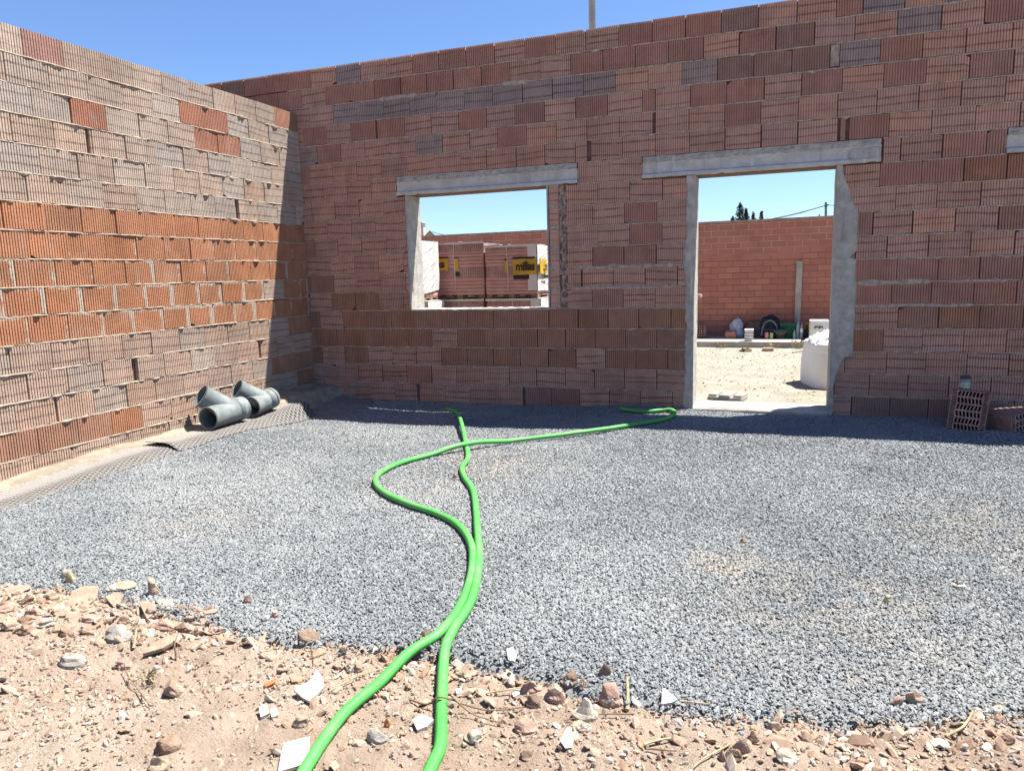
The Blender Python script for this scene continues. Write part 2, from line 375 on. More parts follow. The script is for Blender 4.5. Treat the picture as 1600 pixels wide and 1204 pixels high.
def concrete(name, a, b, vscale=7):
    m = NT(name, .93, .2); n = m.noise(vscale, 6, None, .65); k = m.noise(2.1, 3)
    c = m.mix(m.mapr(n, .3, .72), b, a); c = m.mix(m.mapr(k, .5, .7, 0, .5), c, m.mix(1.0, c, (.72,.72,.74), 'MULTIPLY'))
    c = m.mix(m.mapr(m.noise(120, 2), .62, .7, 0, .4), c, tuple(x*.6 for x in b)); m.col(c)
    _px, _py, _pz = m.sep(m.pos()); _sv = m.comb(m.math('MULTIPLY', _px, 14), m.math('MULTIPLY', _py, 14), m.math('MULTIPLY', _pz, 1.2))
    _dr = m.mapr(m.noise(1.0, 4, _sv, .65), .55, .72, 0, .45); c = m.mix(_dr, c, m.mix(1.0, c, (.62,.60,.58), 'MULTIPLY')); _dl = m.mapr(m.noise(1.3, 4, _sv, .65), .60, .72, 0, .45); c = m.mix(_dl, c, tuple(min(1,x*1.35) for x in a)); m.col(c)
    m.bump(m.math('ADD', m.noise(30, 5, None, .7), m.math('MULTIPLY', m.noise(140, 3), .5)), .008); return m.mat
M_LINTEL = concrete('lintel_concrete', (.50,.49,.475), (.37,.36,.35)); M_JAMB = concrete('render_concrete', (.43,.405,.37), (.29,.27,.245), 11); M_PALE = concrete('pale_concrete', (.42,.39,.34), (.30,.275,.24))

fb = lambda s, d, z: (s, -d, z)
fl = lambda s, d, z: (d, -s, z+ZL)
# ---------------- back wall
W_ = empty('brick_wall', (4, .15, 0), 'tall unfinished wall of grooved brown clay blocks with a window hole and a doorway, all in shade', 'wall')
WIN = (1.295, 3.05, 1.0, 2.2); LW = (1.19, 3.163, 2.2, 2.4); DOOR = (4.25, 5.49, -.3, 2.2); LD = (3.79, 5.803, 2.2, 2.4)
WIN2 = (7.06, 8.30, 1.0, 2.2); LW2 = (6.70, 8.58, 2.2, 2.4)
holesB = [(4.225, 5.495, -.3, 2.2), WIN, LW, LD, WIN2, LW2]
gapsB = [(3, 5.376, 5.448), (6, 5.455, 5.472), (6, 5.520, 5.545), (5, 3.885, 3.910), (4, 0.972, .992), (6, 3.262, 3.300), (18, 1.315, 1.345), (18, 2.545, 2.57), (7, 5.803, 5.815), (12, 3.185, 3.197)]
narrow = [(2.868, 2.966, 1.0+.2*k+.018, 1.0+.2*k+.178, 'c') for k in range(6)]
masonry('back', fb, BJ, 18, -2.6, 9.4, holesB, gapsB, btype, 11, M_BLOCK, W_, narrow)
mb = MB(); core(mb, fb, -2.6, 9.4, -.35, 3.585, -.031, -T, [(4.26, 5.478, -.3, 2.205), (1.305, 2.845, 1.0, 2.205), (7.06, 8.3, 1.0, 2.2)]); mb.build('wall_core', M_CORE, W_)
mb = MB()
spans = lambda k: ([(-.1, 9.4)] if k > 12 else [(-.1, 1.19), (3.165, 3.785), (5.81, 6.7), (8.58, 9.4)] if k in (11, 12) else [(-.1, 1.29), (3.05, 4.2), (5.5, 7.06), (8.3, 9.4)] if 5 < k < 11 else [(-.1, 4.2), (5.5, 9.4)])
for k in range(1, 18):
    for (a, b) in spans(k): ribbon(mb, fb, a, b, k*.2, 100+k*3+a, .0085, .024, 4.0)
for (a, b, k, h) in ((5.62,6.25,6,.022), (6.35,6.75,6,.012), (5.6,6.6,5,.012), (3.1,4.15,7,.018), (3.05,4.15,6,.014), (1.0,1.5,16,.02), (2.4,2.7,16,.02)):   # wide wiped joints
    n = 60; i = len(mb.v)
    for q in range(n+1):
        s = a+(b-a)*q/n; e = min(1, q/6, (n-q)/6); hh = e*h*(1+.8*N(s*7, k)+.4*N(s*31, k)); zc = k*.2+.008*N(s*4, 8+k)
        for d, zz in ((-.01, zc+hh+.006), (.004, zc+hh*.8), (.006+.002*N(s*20, 4), zc), (.004, zc-hh*.8), (-.01, zc-hh-.006)): mb.v.append(fb(s, d, zz))
    for q in range(n):
        for r in range(4): t = i+q*5+r; mb.f.append((t, t+5, t+6, t+1)); mb.m.append(0)
# rough fill beside the window and at the broken block
mb.grid(10, 120, lambda u, v: fb(2.962+.098*u, -.024+.034*N(u*4, v*22, 1)+.016*N(u*9, v*60, 2), 1.0+1.2*v))
mb.grid(8, 8, lambda u, v: fb(5.378+.07*u, -.02+.012*N(u*5, v*5, 7)+.014*v, 3.02+.17*v))
for k in range(7): mb.box((2.866, .004, 1.0+.2*k-.022+(.022 if k == 0 else 0)), (2.968, .03, 1.0+.2*k+.018))
mb.build('mortar', M_MORT_B, W_)
# lintels: prestressed beams with a rough bed of mortar on top
def lintel(x0, x1, patch=0):
    mb = MB(); z0, z1 = 2.208, 2.345
    prof = [(.012, z0), (.020, z0+.008), (.020, z0+.030), (-.004, z0+.046), (-.006, z1-.034), (.006, z1-.014), (.006, z1), (-.28, z1), (-.28, z0)]
    n = 70
    for a in range(n):
        for k in range(len(prof)):
            p, q = prof[k], prof[(k+1) % len(prof)]; s0, s1 = x0+(x1-x0)*a/n, x0+(x1-x0)*(a+1)/n
            w = lambda s, d, z: fb(s, d+((.0015*N(s*9, z*20)-.010*max(0, N(s*11, z*9, 3)-.28)*4*(1 if z < z0+.02 else .3)) if d > -.1 else 0), z+.003*N(s*3, 2)+(.012*max(0, N(s*13, 5)-.25)*2 if z < z0+.012 else 0))
            mb.quad(w(s0, *p), w(s1, *p), w(s1, *q), w(s0, *q))
    for s in (x0, x1): mb.poly([fb(s, *p) for p in prof])
    o = mb.build('lintel', M_LINTEL, W_)
    mb = MB(); n = 150; i = 0
    mb.grid(n, 5, lambda u, v: fb(x0+.004+(x1-x0-.008)*u, (.008+.022*N(u*60, v*3, x0)+.014*N(u*21, v*3, 4))*(1-abs(v-.5)*1.2), 2.335+.066*v+.012*N(u*24, 6, x0)*(1 if v < .6 else .2)))
    if patch: mb.grid(10, 10, lambda u, v: fb(x1-.25+.24*u+.02*N(v*3, 1), .014*min(1, 8*u, 8*v, 8*(1-v))+.004*N(u*6, v*6, 5), 2.22+.12*v))
    mb.build('mortar_bed', M_JAMB, o)
lintel(1.19, 3.163); lintel(3.79, 5.80, 1); lintel(6.70, 8.58)
# rendered jambs
def jamb(name, xr, sgn, z0, z1, widf, T_=T, mat=None):   # sgn: -1 = rendered strip to the left of the opening edge
    mb = MB(); nz = int((z1-z0)/.02); nu = 9; nr = 6
    def P(u, v):
        z = z0+(z1-z0)*v
        if u <= .6:
            k = u/.6; w = widf(z); e = 1-k
            x = xr+sgn*w*e; d = .011+.004*N(x*14, z*14, 3)+.003*N(x*40, z*40, 1) - .016*sm(.86, 1.0, e)
            return fb(x, d, z)
        k = (u-.6)/.4; return fb(xr+.004*N(k*3, z*7, 2)-sgn*.002, .011-(T_+.011)*k, z)
    mb.grid(25, nz, P); return mb.build(name, mat or M_JAMB, W_)
jamb('door_jamb', 4.275, -1, .0, 2.205, lambda z: .085+.035*N(z*3.1, 5)+.018*N(z*14, 2)+.02*sm(1.6,2.1,z)*0)
def wr(z): return (.145 if .55 < z < 1.42 else .085+.06*sm(1.4,1.5,z)*sm(1.95,1.75,z)) * sm(.28,.62,z)*sm(2.2,1.9,z) + .04 + .006*N(z*4, 3) + .010*N(z*17, 6)
jamb('door_jamb', 5.468, 1, .0, 2.205, wr)
jamb('window_jamb', 1.305, -1, 1.0, 2.205, lambda z: .022+.006*N(z*9, 5)); jamb('window_jamb', 2.848, 1, 1.0, 2.205, lambda z: .016+.004*N(z*9, 1))
mb = MB(); mb.grid(90, 10, lambda u, v: (1.30+1.55*u, -.008+.30*v, 1.003+.007*N(u*26, v*2, 1)+.006*N(u*70, v*6, 2)+.004)); mb.grid(90, 2, lambda u, v: (1.30+1.55*u, -.010+.004*N(u*50, v), .992+.016*v+.004*N(u*26, 0, 1))); mb.build('window_sill', M_PALE, W_)
mb = MB(); mb.grid(40, 12, lambda u, v: (4.275+1.19*u, -.04+.36*v+.012*N(u*6, v, 4), .062+.008*N(u*8, v*4, 2)-.03*sm(.12, 0, v))); mb.grid(40, 3, lambda u, v: (4.275+1.19*u, -.042+.012*N(u*6, 0, 4), .03-.12+.13*v+.008*N(u*8, 0, 2)*v)); mb.build('doorstep', M_PALE, W_)
# footing under the wall
mb = MB(); mb.box((-2.5, -.01, -.5), (4.25, .30, -.006)); mb.box((5.48, -.01, -.5), (9.4, .30, -.006)); mb.build('footing', M_JAMB, W_)
# ---------------- left wall
WL = empty('brick_wall', (-.15, -4, 0), 'sunlit unfinished wall of pale grooved blocks with a band of orange blocks across its middle', 'wall')
gapsL = [(6, 1.046, 1.10), (13, .895, .928), (13, 2.452, 2.492), (4, 2.665, 2.69), (14, 3.20, 3.215)]
masonry('left', fl, LJ, 16, 0.0, 9.0, [], gapsL, ltype, 23, M_BLOCK, WL)
mb = MB(); core(mb, fl, 0.0, 9.0, -.3, 3.185, -.031, -T, []); mb.build('wall_core', M_CORE, WL)
mb = MB()
for k in range(1, 16): ribbon(mb, fl, 0, 9, k*.2, 300+k*7, .0115, .040 if k not in (5,6,7,8,9) else .016, 5.5 if k not in (5,6,7,8,9) else 3.0, fat=1.15)
mb.build('mortar', M_MORT_L, WL)
# ------------------------------------------------------------------ ground
M_EARTH = NT('bare_earth', .96, .1)
_n = M_EARTH.noise(5, 6, None, .65); _k = M_EARTH.noise(1.1, 3)
_c = M_EARTH.mix(M_EARTH.mapr(_n, .32, .68), (.255,.186,.141), (.335,.262,.207)); _c = M_EARTH.mix(M_EARTH.mapr(_k, .45, .65, 0, .6), _c, (.35,.288,.236))
_c = M_EARTH.mix(M_EARTH.mapr(M_EARTH.noise(75, 4, None, .7), .55, .75, 0, .5), _c, (.155,.102,.075)); M_EARTH.col(_c)
M_EARTH.bump(M_EARTH.math('ADD', M_EARTH.noise(45, 6, None, .75), M_EARTH.math('MULTIPLY', M_EARTH.noise(14, 4), 1.2)), .018); M_EARTH = M_EARTH.mat
M_SAND = NT('yard_sand', .97, .1)
_n = M_SAND.noise(3, 6, None, .7); _c = M_SAND.mix(M_SAND.mapr(_n, .3, .7), (.235,.212,.172), (.315,.29,.242)); _c = M_SAND.mix(M_SAND.mapr(M_SAND.noise(34, 5, None, .75), .58, .72, 0, .6), _c, (.148,.118,.088)); M_SAND.col(_c)
M_SAND.bump(M_SAND.noise(40, 6, None, .75), .02); M_SAND = M_SAND.mat
M_LEDGE = NT('ledge_sand', .97, .1); _c = M_LEDGE.mix(M_LEDGE.mapr(M_LEDGE.noise(9, 5), .35, .65), (.203,.173,.134), (.280,.244,.194)); M_LEDGE.col(_c); M_LEDGE.bump(M_LEDGE.noise(60, 5, None, .7), .01); M_LEDGE = M_LEDGE.mat
M_TERR = simple('terrain_earth', (.220,.171,.121), .97, .3, .4)
M_BED = NT('gravel_dust', .97, .1); _c = M_BED.mix(M_BED.noise(70, 4, None, .7), (.178,.186,.191), (.254,.265,.271)); M_BED.col(_c); M_BED.bump(M_BED.noise(110, 4, None, .7), .012); M_BED = M_BED.mat

mb = MB(); mb.grid(40, 40, lambda u, v: (-400+800*u, -400+800*v, -.22)); kind(mb.build('terrain', M_TERR), 'structure')
def yz(x, y): return .05 + .012*N(x*1.1, y*1.1, 4) + .010*N(x*4, y*4, 8) + .006*max(0, N(x*12, y*12, 1)) - .05*sm(.42, .27, y)
def yard(u, v):
    x = -6+20*u; y = .27+22*v*v; return (x, y, yz(x, y))
mb = MB(); mb.grid(240, 220, yard); kind(mb.build('yard_ground', M_SAND, smooth=True), 'structure')
gx = [-2+.1*k for k in range(31)]+[1+.012*k for k in range(1, 500)]+[7.0+.1*k for k in range(21)]; gy = [-9.5+.1*k for k in range(34)]+[-6.15+.012*k for k in range(155)]
mb = MB(); mb.grid(len(gx)-1, len(gy)-1, lambda u, v: (lambda x, y: (x, y, dz(x, y)-.03*sm(-4.6,-4.3,y)))(gx[round(u*(len(gx)-1))], gy[round(v*(len(gy)-1))])); kind(mb.build('earth_ground', M_EARTH, smooth=True), 'structure')
EDGE = [(-1,-4.75),(1.67,-4.90),(2.12,-4.84),(2.54,-4.84),(2.92,-4.87),(3.21,-4.92),(3.41,-4.88),(3.6,-4.87),(3.77,-4.83),(4.02,-4.81),(4.26,-4.85),(4.42,-4.87),(4.68,-4.90),(4.84,-4.91),(5.03,-4.86),(5.21,-4.82),(5.39,-4.76),(5.57,-4.69),(5.75,-4.63),(6.6,-4.5),(9.5,-4.3)]
def edge(x):
    for (a, p), (b, q) in zip(EDGE, EDGE[1:]):
        if a <= x <= b: return p+(q-p)*(x-a)/(b-a)
    return -4.5
def bed(u, v):
    x = .3+9.2*u; e = edge(x)+.03*N(x*6, 2)+.02*N(x*19, 5); y = e-.16+(.01-e+.16)*v
    return (x, y, gz(x, y)-.012-.09*sm(e+.02, e-.14, y))
mb = MB(); mb.grid(160, 110, bed); kind(mb.build('gravel_bed', M_BED, smooth=True), 'structure')
# ledge of sand along the foot of the left wall
def ledge(u, v):
    x = -.02+.62*u; y = -8.5+8.5*v
    top = .05+.11*sm(-1.6, -.7, y)+.012*N(x*4, y*3, 2)+.006*N(x*14, y*14, 3); edge_ = .27+.05*N(y*1.3, 7)
    top += -.05*sm(-3.0, -4.2, y)+.02*sm(.12, .0, x)*(1+N(y*5, 3))
    return (x, y, top*(1-sm(edge_, edge_+.16, x))-.05*sm(edge_, edge_+.2, x))
mb = MB(); mb.grid(50, 400, ledge); kind(mb.build('sand_ledge', M_LEDGE, smooth=True), 'structure')
# mortar and dust piled up in the corner between both walls
def heap(u, v):
    x = 1.15*u; y = -.95*v; h = .095*(1-sm(.05, 1.05, x+.35*v))*(1-.55*sm(.3, .95, v))+.012*N(x*6, y*6, 4)+.006*N(x*19, y*19, 4)
    return (x, y, h-.05*sm(.8, 1.15, x)-.03)
M_HEAP = mortar_mat('corner_dust', (.20,.195,.19), (.12,.12,.12))
mb = MB(); mb.grid(60, 50, heap); kind(mb.build('corner_fill', M_HEAP, smooth=True), 'structure')

# ------------------------------------------------------------------ stones scattered by geometry nodes
def rock_mat(name, cols, stain=False, rough=.9):
    m = NT(name, rough, .2); r = m.n('ShaderNodeObjectInfo').outputs['Random']
    ra = m.n('ShaderNodeValToRGB'); ra.color_ramp.interpolation = 'LINEAR'; el = ra.color_ramp.elements
    for i, (p, c) in enumerate(cols):
        e = el[i] if i < 2 else el.new(p)
        e.position = p; e.color = c+(1,)
    m.l(r, ra.inputs['Fac']); c = ra.outputs['Color']
    c = m.mix(m.mapr(m.noise(70, 3), .4, .7, 0, .35), c, m.mix(1.0, c, (.7,.7,.7), 'MULTIPLY'))
    if stain:                                 # earth trodden onto the gravel, real spots at real places
        tot = None; x, y, z = m.sep(m.pos())
        for (sx, sy, rr, amt) in stain:
            d = m.math('SQRT', m.math('ADD', m.math('POWER', m.math('SUBTRACT', x, sx), 2), m.math('POWER', m.math('SUBTRACT', y, sy), 2)))
            q = m.mapr(d, 0.0, rr, amt, 0); tot = q if tot is None else m.math('MAXIMUM', tot, q)
        tot = m.math('MULTIPLY', tot, m.mapr(m.noise(6, 4), .35, .6)); c = m.mix(tot, c, (.36,.29,.215))
        big = m.noise(.75, 4); c = m.mix(m.mapr(big, .42, .62, 0, .40), c, (.275,.279,.278)); c = m.mix(m.mapr(m.noise(.9, 3, None), .5, .36, 0, .3), c, m.mix(1.0, c, (.62,.64,.68), 'MULTIPLY'))
    m.col(c); return m.mat
def scatter(name, emitter_pts, faces, dens, seed, smin, smax, power, mat, flat=1.0, zoff=0.0, variants=4, sub=1):
    me = bpy.data.meshes.new(name); me.from_pydata(emitter_pts, [], faces); me.update()
    at_ = me.attributes.new('dens', 'FLOAT', 'POINT'); at_.data.foreach_set('value', np.array(dens, dtype=np.float32))
    o = bpy.data.objects.new(name, me); C.objects.link(o); me.materials.append(mat)
    g = bpy.data.node_groups.new(name, 'GeometryNodeTree'); g.interface.new_socket('Geometry', in_out='INPUT', socket_type='NodeSocketGeometry'); g.interface.new_socket('Geometry', in_out='OUTPUT', socket_type='NodeSocketGeometry')
    nn = lambda t: g.nodes.new(t); L = g.links.new
    gi, go = nn('NodeGroupInput'), nn('NodeGroupOutput')
    dp = nn('GeometryNodeDistributePointsOnFaces'); L(gi.outputs[0], dp.inputs['Mesh']); dp.inputs['Seed'].default_value = seed
    na = nn('GeometryNodeInputNamedAttribute'); na.data_type = 'FLOAT'; na.inputs['Name'].default_value = 'dens'; L(na.outputs['Attribute'], dp.inputs['Density'])
    g2i = nn('GeometryNodeGeometryToInstance'); rnd = random.Random(seed)
    for k in range(variants):
        ic = nn('GeometryNodeMeshIcoSphere'); ic.inputs['Radius'].default_value = 1.0; ic.inputs['Subdivisions'].default_value = sub
        sp = nn('GeometryNodeSetPosition'); L(ic.outputs['Mesh'], sp.inputs['Geometry'])
        nt = nn('ShaderNodeTexNoise'); nt.noise_dimensions = '4D'; nt.inputs['W'].default_value = k*3.7+seed; nt.inputs['Scale'].default_value = .9; nt.inputs['Detail'].default_value = 2
        sub_ = nn('ShaderNodeVectorMath'); sub_.operation = 'SUBTRACT'; L(nt.outputs['Color'], sub_.inputs[0]); sub_.inputs[1].default_value = (.5,.5,.5)
        sc = nn('ShaderNodeVectorMath'); sc.operation = 'SCALE'; L(sub_.outputs[0], sc.inputs[0]); sc.inputs['Scale'].default_value = 2.0; L(sc.outputs[0], sp.inputs['Offset'])
        tr = nn('GeometryNodeTransform'); L(sp.outputs[0], tr.inputs['Geometry']); tr.inputs['Scale'].default_value = (rnd.uniform(.9,1.35), rnd.uniform(.65,.95), rnd.uniform(.45,.8)*flat)
        sm_ = nn('GeometryNodeSetMaterial'); sm_.inputs['Material'].default_value = mat; L(tr.outputs[0], sm_.inputs['Geometry']); L(sm_.outputs[0], g2i.inputs[0])
    ip = nn('GeometryNodeInstanceOnPoints'); L(dp.outputs['Points'], ip.inputs['Points']); L(g2i.outputs[0], ip.inputs['Instance']); ip.inputs['Pick Instance'].default_value = True
    rv = nn('FunctionNodeRandomValue'); rv.data_type = 'FLOAT_VECTOR'; mx = .9 if flat < .8 else 6.283
    rv.inputs[0].default_value = (-mx if flat < .8 else 0, -mx if flat < .8 else 0, 0); rv.inputs[1].default_value = (mx, mx, 6.283); rv.inputs['Seed'].default_value = seed+1
    L(rv.outputs[0], ip.inputs['Rotation'])
    rs = nn('FunctionNodeRandomValue'); rs.data_type = 'FLOAT'; rs.inputs[2].default_value = 0; rs.inputs[3].default_value = 1; rs.inputs['Seed'].default_value = seed+2
    pw = nn('ShaderNodeMath'); pw.operation = 'POWER'; L(rs.outputs[1], pw.inputs[0]); pw.inputs[1].default_value = power
    mr = nn('ShaderNodeMapRange'); L(pw.outputs[0], mr.inputs['Value']); mr.inputs['To Min'].default_value = smin; mr.inputs['To Max'].default_value = smax
    L(mr.outputs[0], ip.inputs['Scale']); L(ip.outputs[0], go.inputs[0])
    md = o.modifiers.new('scatter', 'NODES'); md.node_group = g; return kind(o, 'stuff')
def emitter(x0, x1, y0, y1, nx, ny, zf, df):
    P = [(x0+(x1-x0)*a/nx, y0+(y1-y0)*b/ny) for a in range(nx+1) for b in range(ny+1)]
    pts = [(x, y, zf(x, y)) for x, y in P]; dn = [df(x, y) for x, y in P]
    fs = [(a*(ny+1)+b, (a+1)*(ny+1)+b, (a+1)*(ny+1)+b+1, a*(ny+1)+b+1) for a in range(nx) for b in range(ny)]
    return pts, fs, dn
def inview(x, y):                    # only the part of the bed the photograph and a step aside can see
    return x > .38+.1*N(y*2, 3) and abs((x-5.02)*F[1]-(y+7.03)*F[0]) < 1.05*((x-5.02)*F[0]+(y+7.03)*F[1])+.9
def gd(x, y):
    e = edge(x)+.03*N(x*6, 2)+.02*N(x*19, 5)
    if y < e-.10 or not inview(x, y) or (x < 1.0 and y > -.95 and x+.35*(-y) < .95): return 0
    k = sm(e-.06, e+.05, y)*1.0+.12*sm(e-.10, e-.02, y)
    return k*(19500 if y < -3.2 else 19500-9000*sm(-3.2, -1.7, y))
STAIN = [(4.85,-3.72,.30,.55),(5.4,-3.86,.22,.35),(3.1,-2.35,.75,.4),(2.9,-3.0,.6,.3),(1.95,-3.9,.5,.25),(5.3,-4.2,.9,.3),(6.2,-3.0,1.0,.25)]
GREY = [(0,(.136,.142,.145)),(.2,(.164,.171,.175)),(.55,(.191,.199,.205)),(.85,(.221,.231,.237)),(1,(.294,.305,.311))]
M_STONE = rock_mat('crushed_stone', GREY, STAIN)
pts, fs, dn = emitter(.3, 8.4, -5.2, -.0, 160, 110, lambda x, y: gz(x, y)-.006, gd)
scatter('gravel', pts, fs, dn, 3, .0027, .0098, 1.9, M_STONE, flat=.78)
CLAY = [(0,(.205,.145,.108)),(.3,(.275,.205,.158)),(.6,(.325,.255,.2)),(.85,(.36,.30,.245)),(1,(.41,.365,.32))]
M_CLOD = rock_mat('earth_clod', CLAY)
pts, fs, dn = emitter(.4, 7.4, -6.6, -4.5, 120, 50, lambda x, y: dz(x, y)+.001, lambda x, y: 0 if not inview(x, y) or y > edge(x)+.03 else 5200*(.35+.65*sm(-.2,.25,N(x*1.7,y*1.7,3))))
scatter('earth_crumbs', pts, fs, dn, 8, .0016, .0125, 3.4, M_CLOD)
pts, fs, dn = emitter(.4, 7.4, -6.6, -4.5, 120, 50, lambda x, y: dz(x, y)+.003, lambda x, y: 0 if not inview(x, y) or y > edge(x)+.02 else 700*(.25+1.5*sm(-.45,0,y-edge(x)))*(.3+sm(-.2,.2,N(x*2.2,y*2.2,6)))*(1+1.5*sm(3.2,2.2,x)))
scatter('rubble_chips', pts, fs, dn, 15, .006, .026, 3.0, rock_mat('rubble_chip', [(0,(.262,.156,.103)),(.35,(.300,.209,.150)),(.6,(.331,.259,.197)),(.85,(.374,.312,.250)),(1,(.437,.400,.343))]), flat=.6)
pts, fs, dn = emitter(2.5, 8, .5, 5.3, 40, 40, lambda x, y: yz(x, y), lambda x, y: 160)
scatter('yard_pebbles', pts, fs, dn, 21, .004, .020, 3.0, rock_mat('yard_pebble', [(0,(.165,.132,.099)),(.5,(.264,.220,.165)),(1,(.374,.341,.286))]), flat=.7)
pts, fs, dn = emitter(.4, 7.4, -5.4, -4.4, 160, 50, lambda x, y: dz(x, y)+.004, lambda x, y: 0 if not inview(x, y) or y > edge(x)+.03 else 260*sm(-.34,-.04,y-edge(x))*(.15+sm(-.05,.3,N(x*2.6,y*2.6,16)))*(1+1.2*sm(3.6,2.4,x)))
scatter('edge_rubble', pts, fs, dn, 33, .009, .034, 2.0, rock_mat('edge_rubble', [(0,(.25,.155,.11)),(.35,(.30,.205,.15)),(.65,(.33,.25,.19)),(.9,(.36,.30,.245)),(1,(.42,.37,.32))]), flat=.55)
# ------------------------------------------------------------------ hoses
def catmull(P, step=.02):
    P = [Vector(p) for p in P]; out = []
    for i in range(len(P)-1):
        a, b, c, d = P[max(i-1,0)], P[i], P[i+1], P[min(i+2,len(P)-1)]; n = max(2, int((c-b).length/step))
        for k in range(n):
            t = k/n; out.append(.5*((2*b)+(c-a)*t+(2*a-5*b+4*c-d)*t*t+(3*b-a-3*c+d)*t**3))
    out.append(P[-1]); return out
def resample(P, step):
    L = [0]
    for a, b in zip(P, P[1:]): L.append(L[-1]+(b-a).length)
    n = int(L[-1]/step); out = []; j = 0
    for k in range(n+1):
        s = L[-1]*k/n
        while j < len(L)-2 and L[j+1] < s: j += 1
        t = (s-L[j])/max(1e-9, L[j+1]-L[j]); out.append(P[j].lerp(P[j+1], t))
    return out
M_HOSE = NT('green_plastic', .55, .35); M_HOSE.col(M_HOSE.mix(M_HOSE.mapr(M_HOSE.noise(5, 5, None, .7), .46, .66, 0, .6), M_HOSE.mix(M_HOSE.mapr(M_HOSE.noise(2, 4), .35, .7), (.058,.31,.058), (.078,.36,.078)), (.15,.26,.12)))
M_HOSE = M_HOSE.mat
HR = .0178
def top(x, y):
    e = edge(x); g = gz(x, y)-.09*sm(e+.04, e-.12, y)
    return max(g, dz(x, y)+.002)
def hose(px, cross, label):
    P = []
    for (u, v) in px:
        g = on_ground(u, v, lambda x, y: top(x, y)+HR*.8); P.append(g)
    d = (P[0]-P[1]).normalized(); P = [P[0]+d*.9, P[0]+d*.4]+P
    for q in P[:2]: q.z = dz(q.x, q.y)+HR
    path = catmull(P, .02); path = [Vector((p.x, p.y, max(top(p.x+a_, p.y+b_) for a_ in (-.05,0,.05) for b_ in (-.06,0,.06))+HR*.8+.003*N(p.x*5, p.y*5, 3))) for p in path]; path = [Vector((p.x, p.y, sum(path[max(0,min(len(path)-1,i+q))].z for q in range(-8,9))/17)) for i, p in enumerate(path)]
    if cross:
        for p in path:
            w = (Vector((p.x-cross[0], p.y-cross[1]))).length; p.z += 2*HR*.95*sm(.42, .04, w)
    path = resample(path, .0056); rad = [HR+(.0017 if i % 2 else -.0010) for i in range(len(path))]
    mb = MB(); mb.tube(path, rad, 12); o = mb.build('hose', M_HOSE, smooth=True)
    e = path[-1]; d = (path[-1]-path[-4]).normalized()
    return tag(o, label, 'hose', 'green hoses on the gravel')
HA = [(480,1204),(500,1165),(540,1115),(590,1070),(640,1030),(690,985),(722,940),(737,895),(736,850),(715,820),(680,801),(640,788),(604,772),(587,755),(595,738),(630,722),(690,706.5),(730,700),(800,690),(880,680),(960,669),(1000,662),(1040,655),(1054,646),(1044,639),(1010,636.5),(970,638)]
HB = [(672,1204),(688,1165),(690,1100),(695,1030),(707,985),(737,935),(748,880),(746,830),(740,770),(725,745),(722,730),(731,715),(727,690),(722,665),(716,648),(708,642),(698,640)]
xc = on_ground(728, 700, top)
hose(HA, (xc.x, xc.y), 'bright green corrugated hose that swings in a wide bend across the gravel to the doorway')
hose(HB, None, 'bright green corrugated hose running nearly straight from the window wall towards the viewer')

# ------------------------------------------------------------------ drainage membrane along the left wall
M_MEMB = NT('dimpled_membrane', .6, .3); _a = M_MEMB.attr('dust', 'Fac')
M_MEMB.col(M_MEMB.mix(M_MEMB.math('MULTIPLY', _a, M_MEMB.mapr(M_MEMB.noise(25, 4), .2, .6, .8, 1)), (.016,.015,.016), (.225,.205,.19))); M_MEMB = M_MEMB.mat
def membrane(name, y0, y1, xi, xo, lift, label):
    st = .0058; pitch = .034; nx = int(.38/st); ny = int((y1-y0)/st); V = []; dust = []; Fq = []
    for b in range(ny+1):
        y = y0+(y1-y0)*b/ny
        for a in range(nx+1):
            u = a/nx; x0_ = xi(y); x1_ = xo(y); x = x0_+(x1_-x0_)*u
            z = (.062+.05*sm(-1.5,-.85,y)-.035*sm(-3.0,-4.2,y)+.006*N(y*2, 4))*(1-sm(.66,1.0,u))+(gz(x1_, y)+.004)*sm(.66,1.0,u)+lift(u, y)
            i, j = (a*st)/pitch, (b*st)/pitch; 
            dx_, dy_ = (i+(.5 if int(j) % 2 else 0)) % 1-.5, j % 1-.5; r = math.hypot(dx_, dy_)
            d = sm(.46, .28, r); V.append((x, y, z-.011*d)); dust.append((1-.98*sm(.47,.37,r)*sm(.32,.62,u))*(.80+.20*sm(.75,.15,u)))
    for b in range(ny):
        for a in range(nx): q = b*(nx+1)+a; Fq.append((q, q+1, q+nx+2, q+nx+1))
    me = bpy.data.meshes.new(name); me.from_pydata(V, [], Fq); me.update(); me.polygons.foreach_set('use_smooth', [True]*len(Fq))
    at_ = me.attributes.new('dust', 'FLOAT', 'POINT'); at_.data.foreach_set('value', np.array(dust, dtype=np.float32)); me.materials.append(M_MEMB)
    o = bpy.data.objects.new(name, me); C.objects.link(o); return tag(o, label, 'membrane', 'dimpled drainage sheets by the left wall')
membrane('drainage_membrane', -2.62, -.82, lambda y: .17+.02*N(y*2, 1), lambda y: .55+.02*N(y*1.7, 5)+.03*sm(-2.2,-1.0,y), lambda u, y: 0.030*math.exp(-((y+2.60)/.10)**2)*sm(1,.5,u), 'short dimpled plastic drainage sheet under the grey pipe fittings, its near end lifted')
membrane('drainage_membrane', -7.2, -2.56, lambda y: .16+.05*sm(-2.9,-3.6,y)+.03*N(y*2, 1), lambda y: .53+.07*sm(-2.7,-3.9,y)+.02*N(y*1.7, 5), lambda u, y: -.004, 'long dimpled plastic drainage sheet lying on sand along the foot of the sunlit wall')

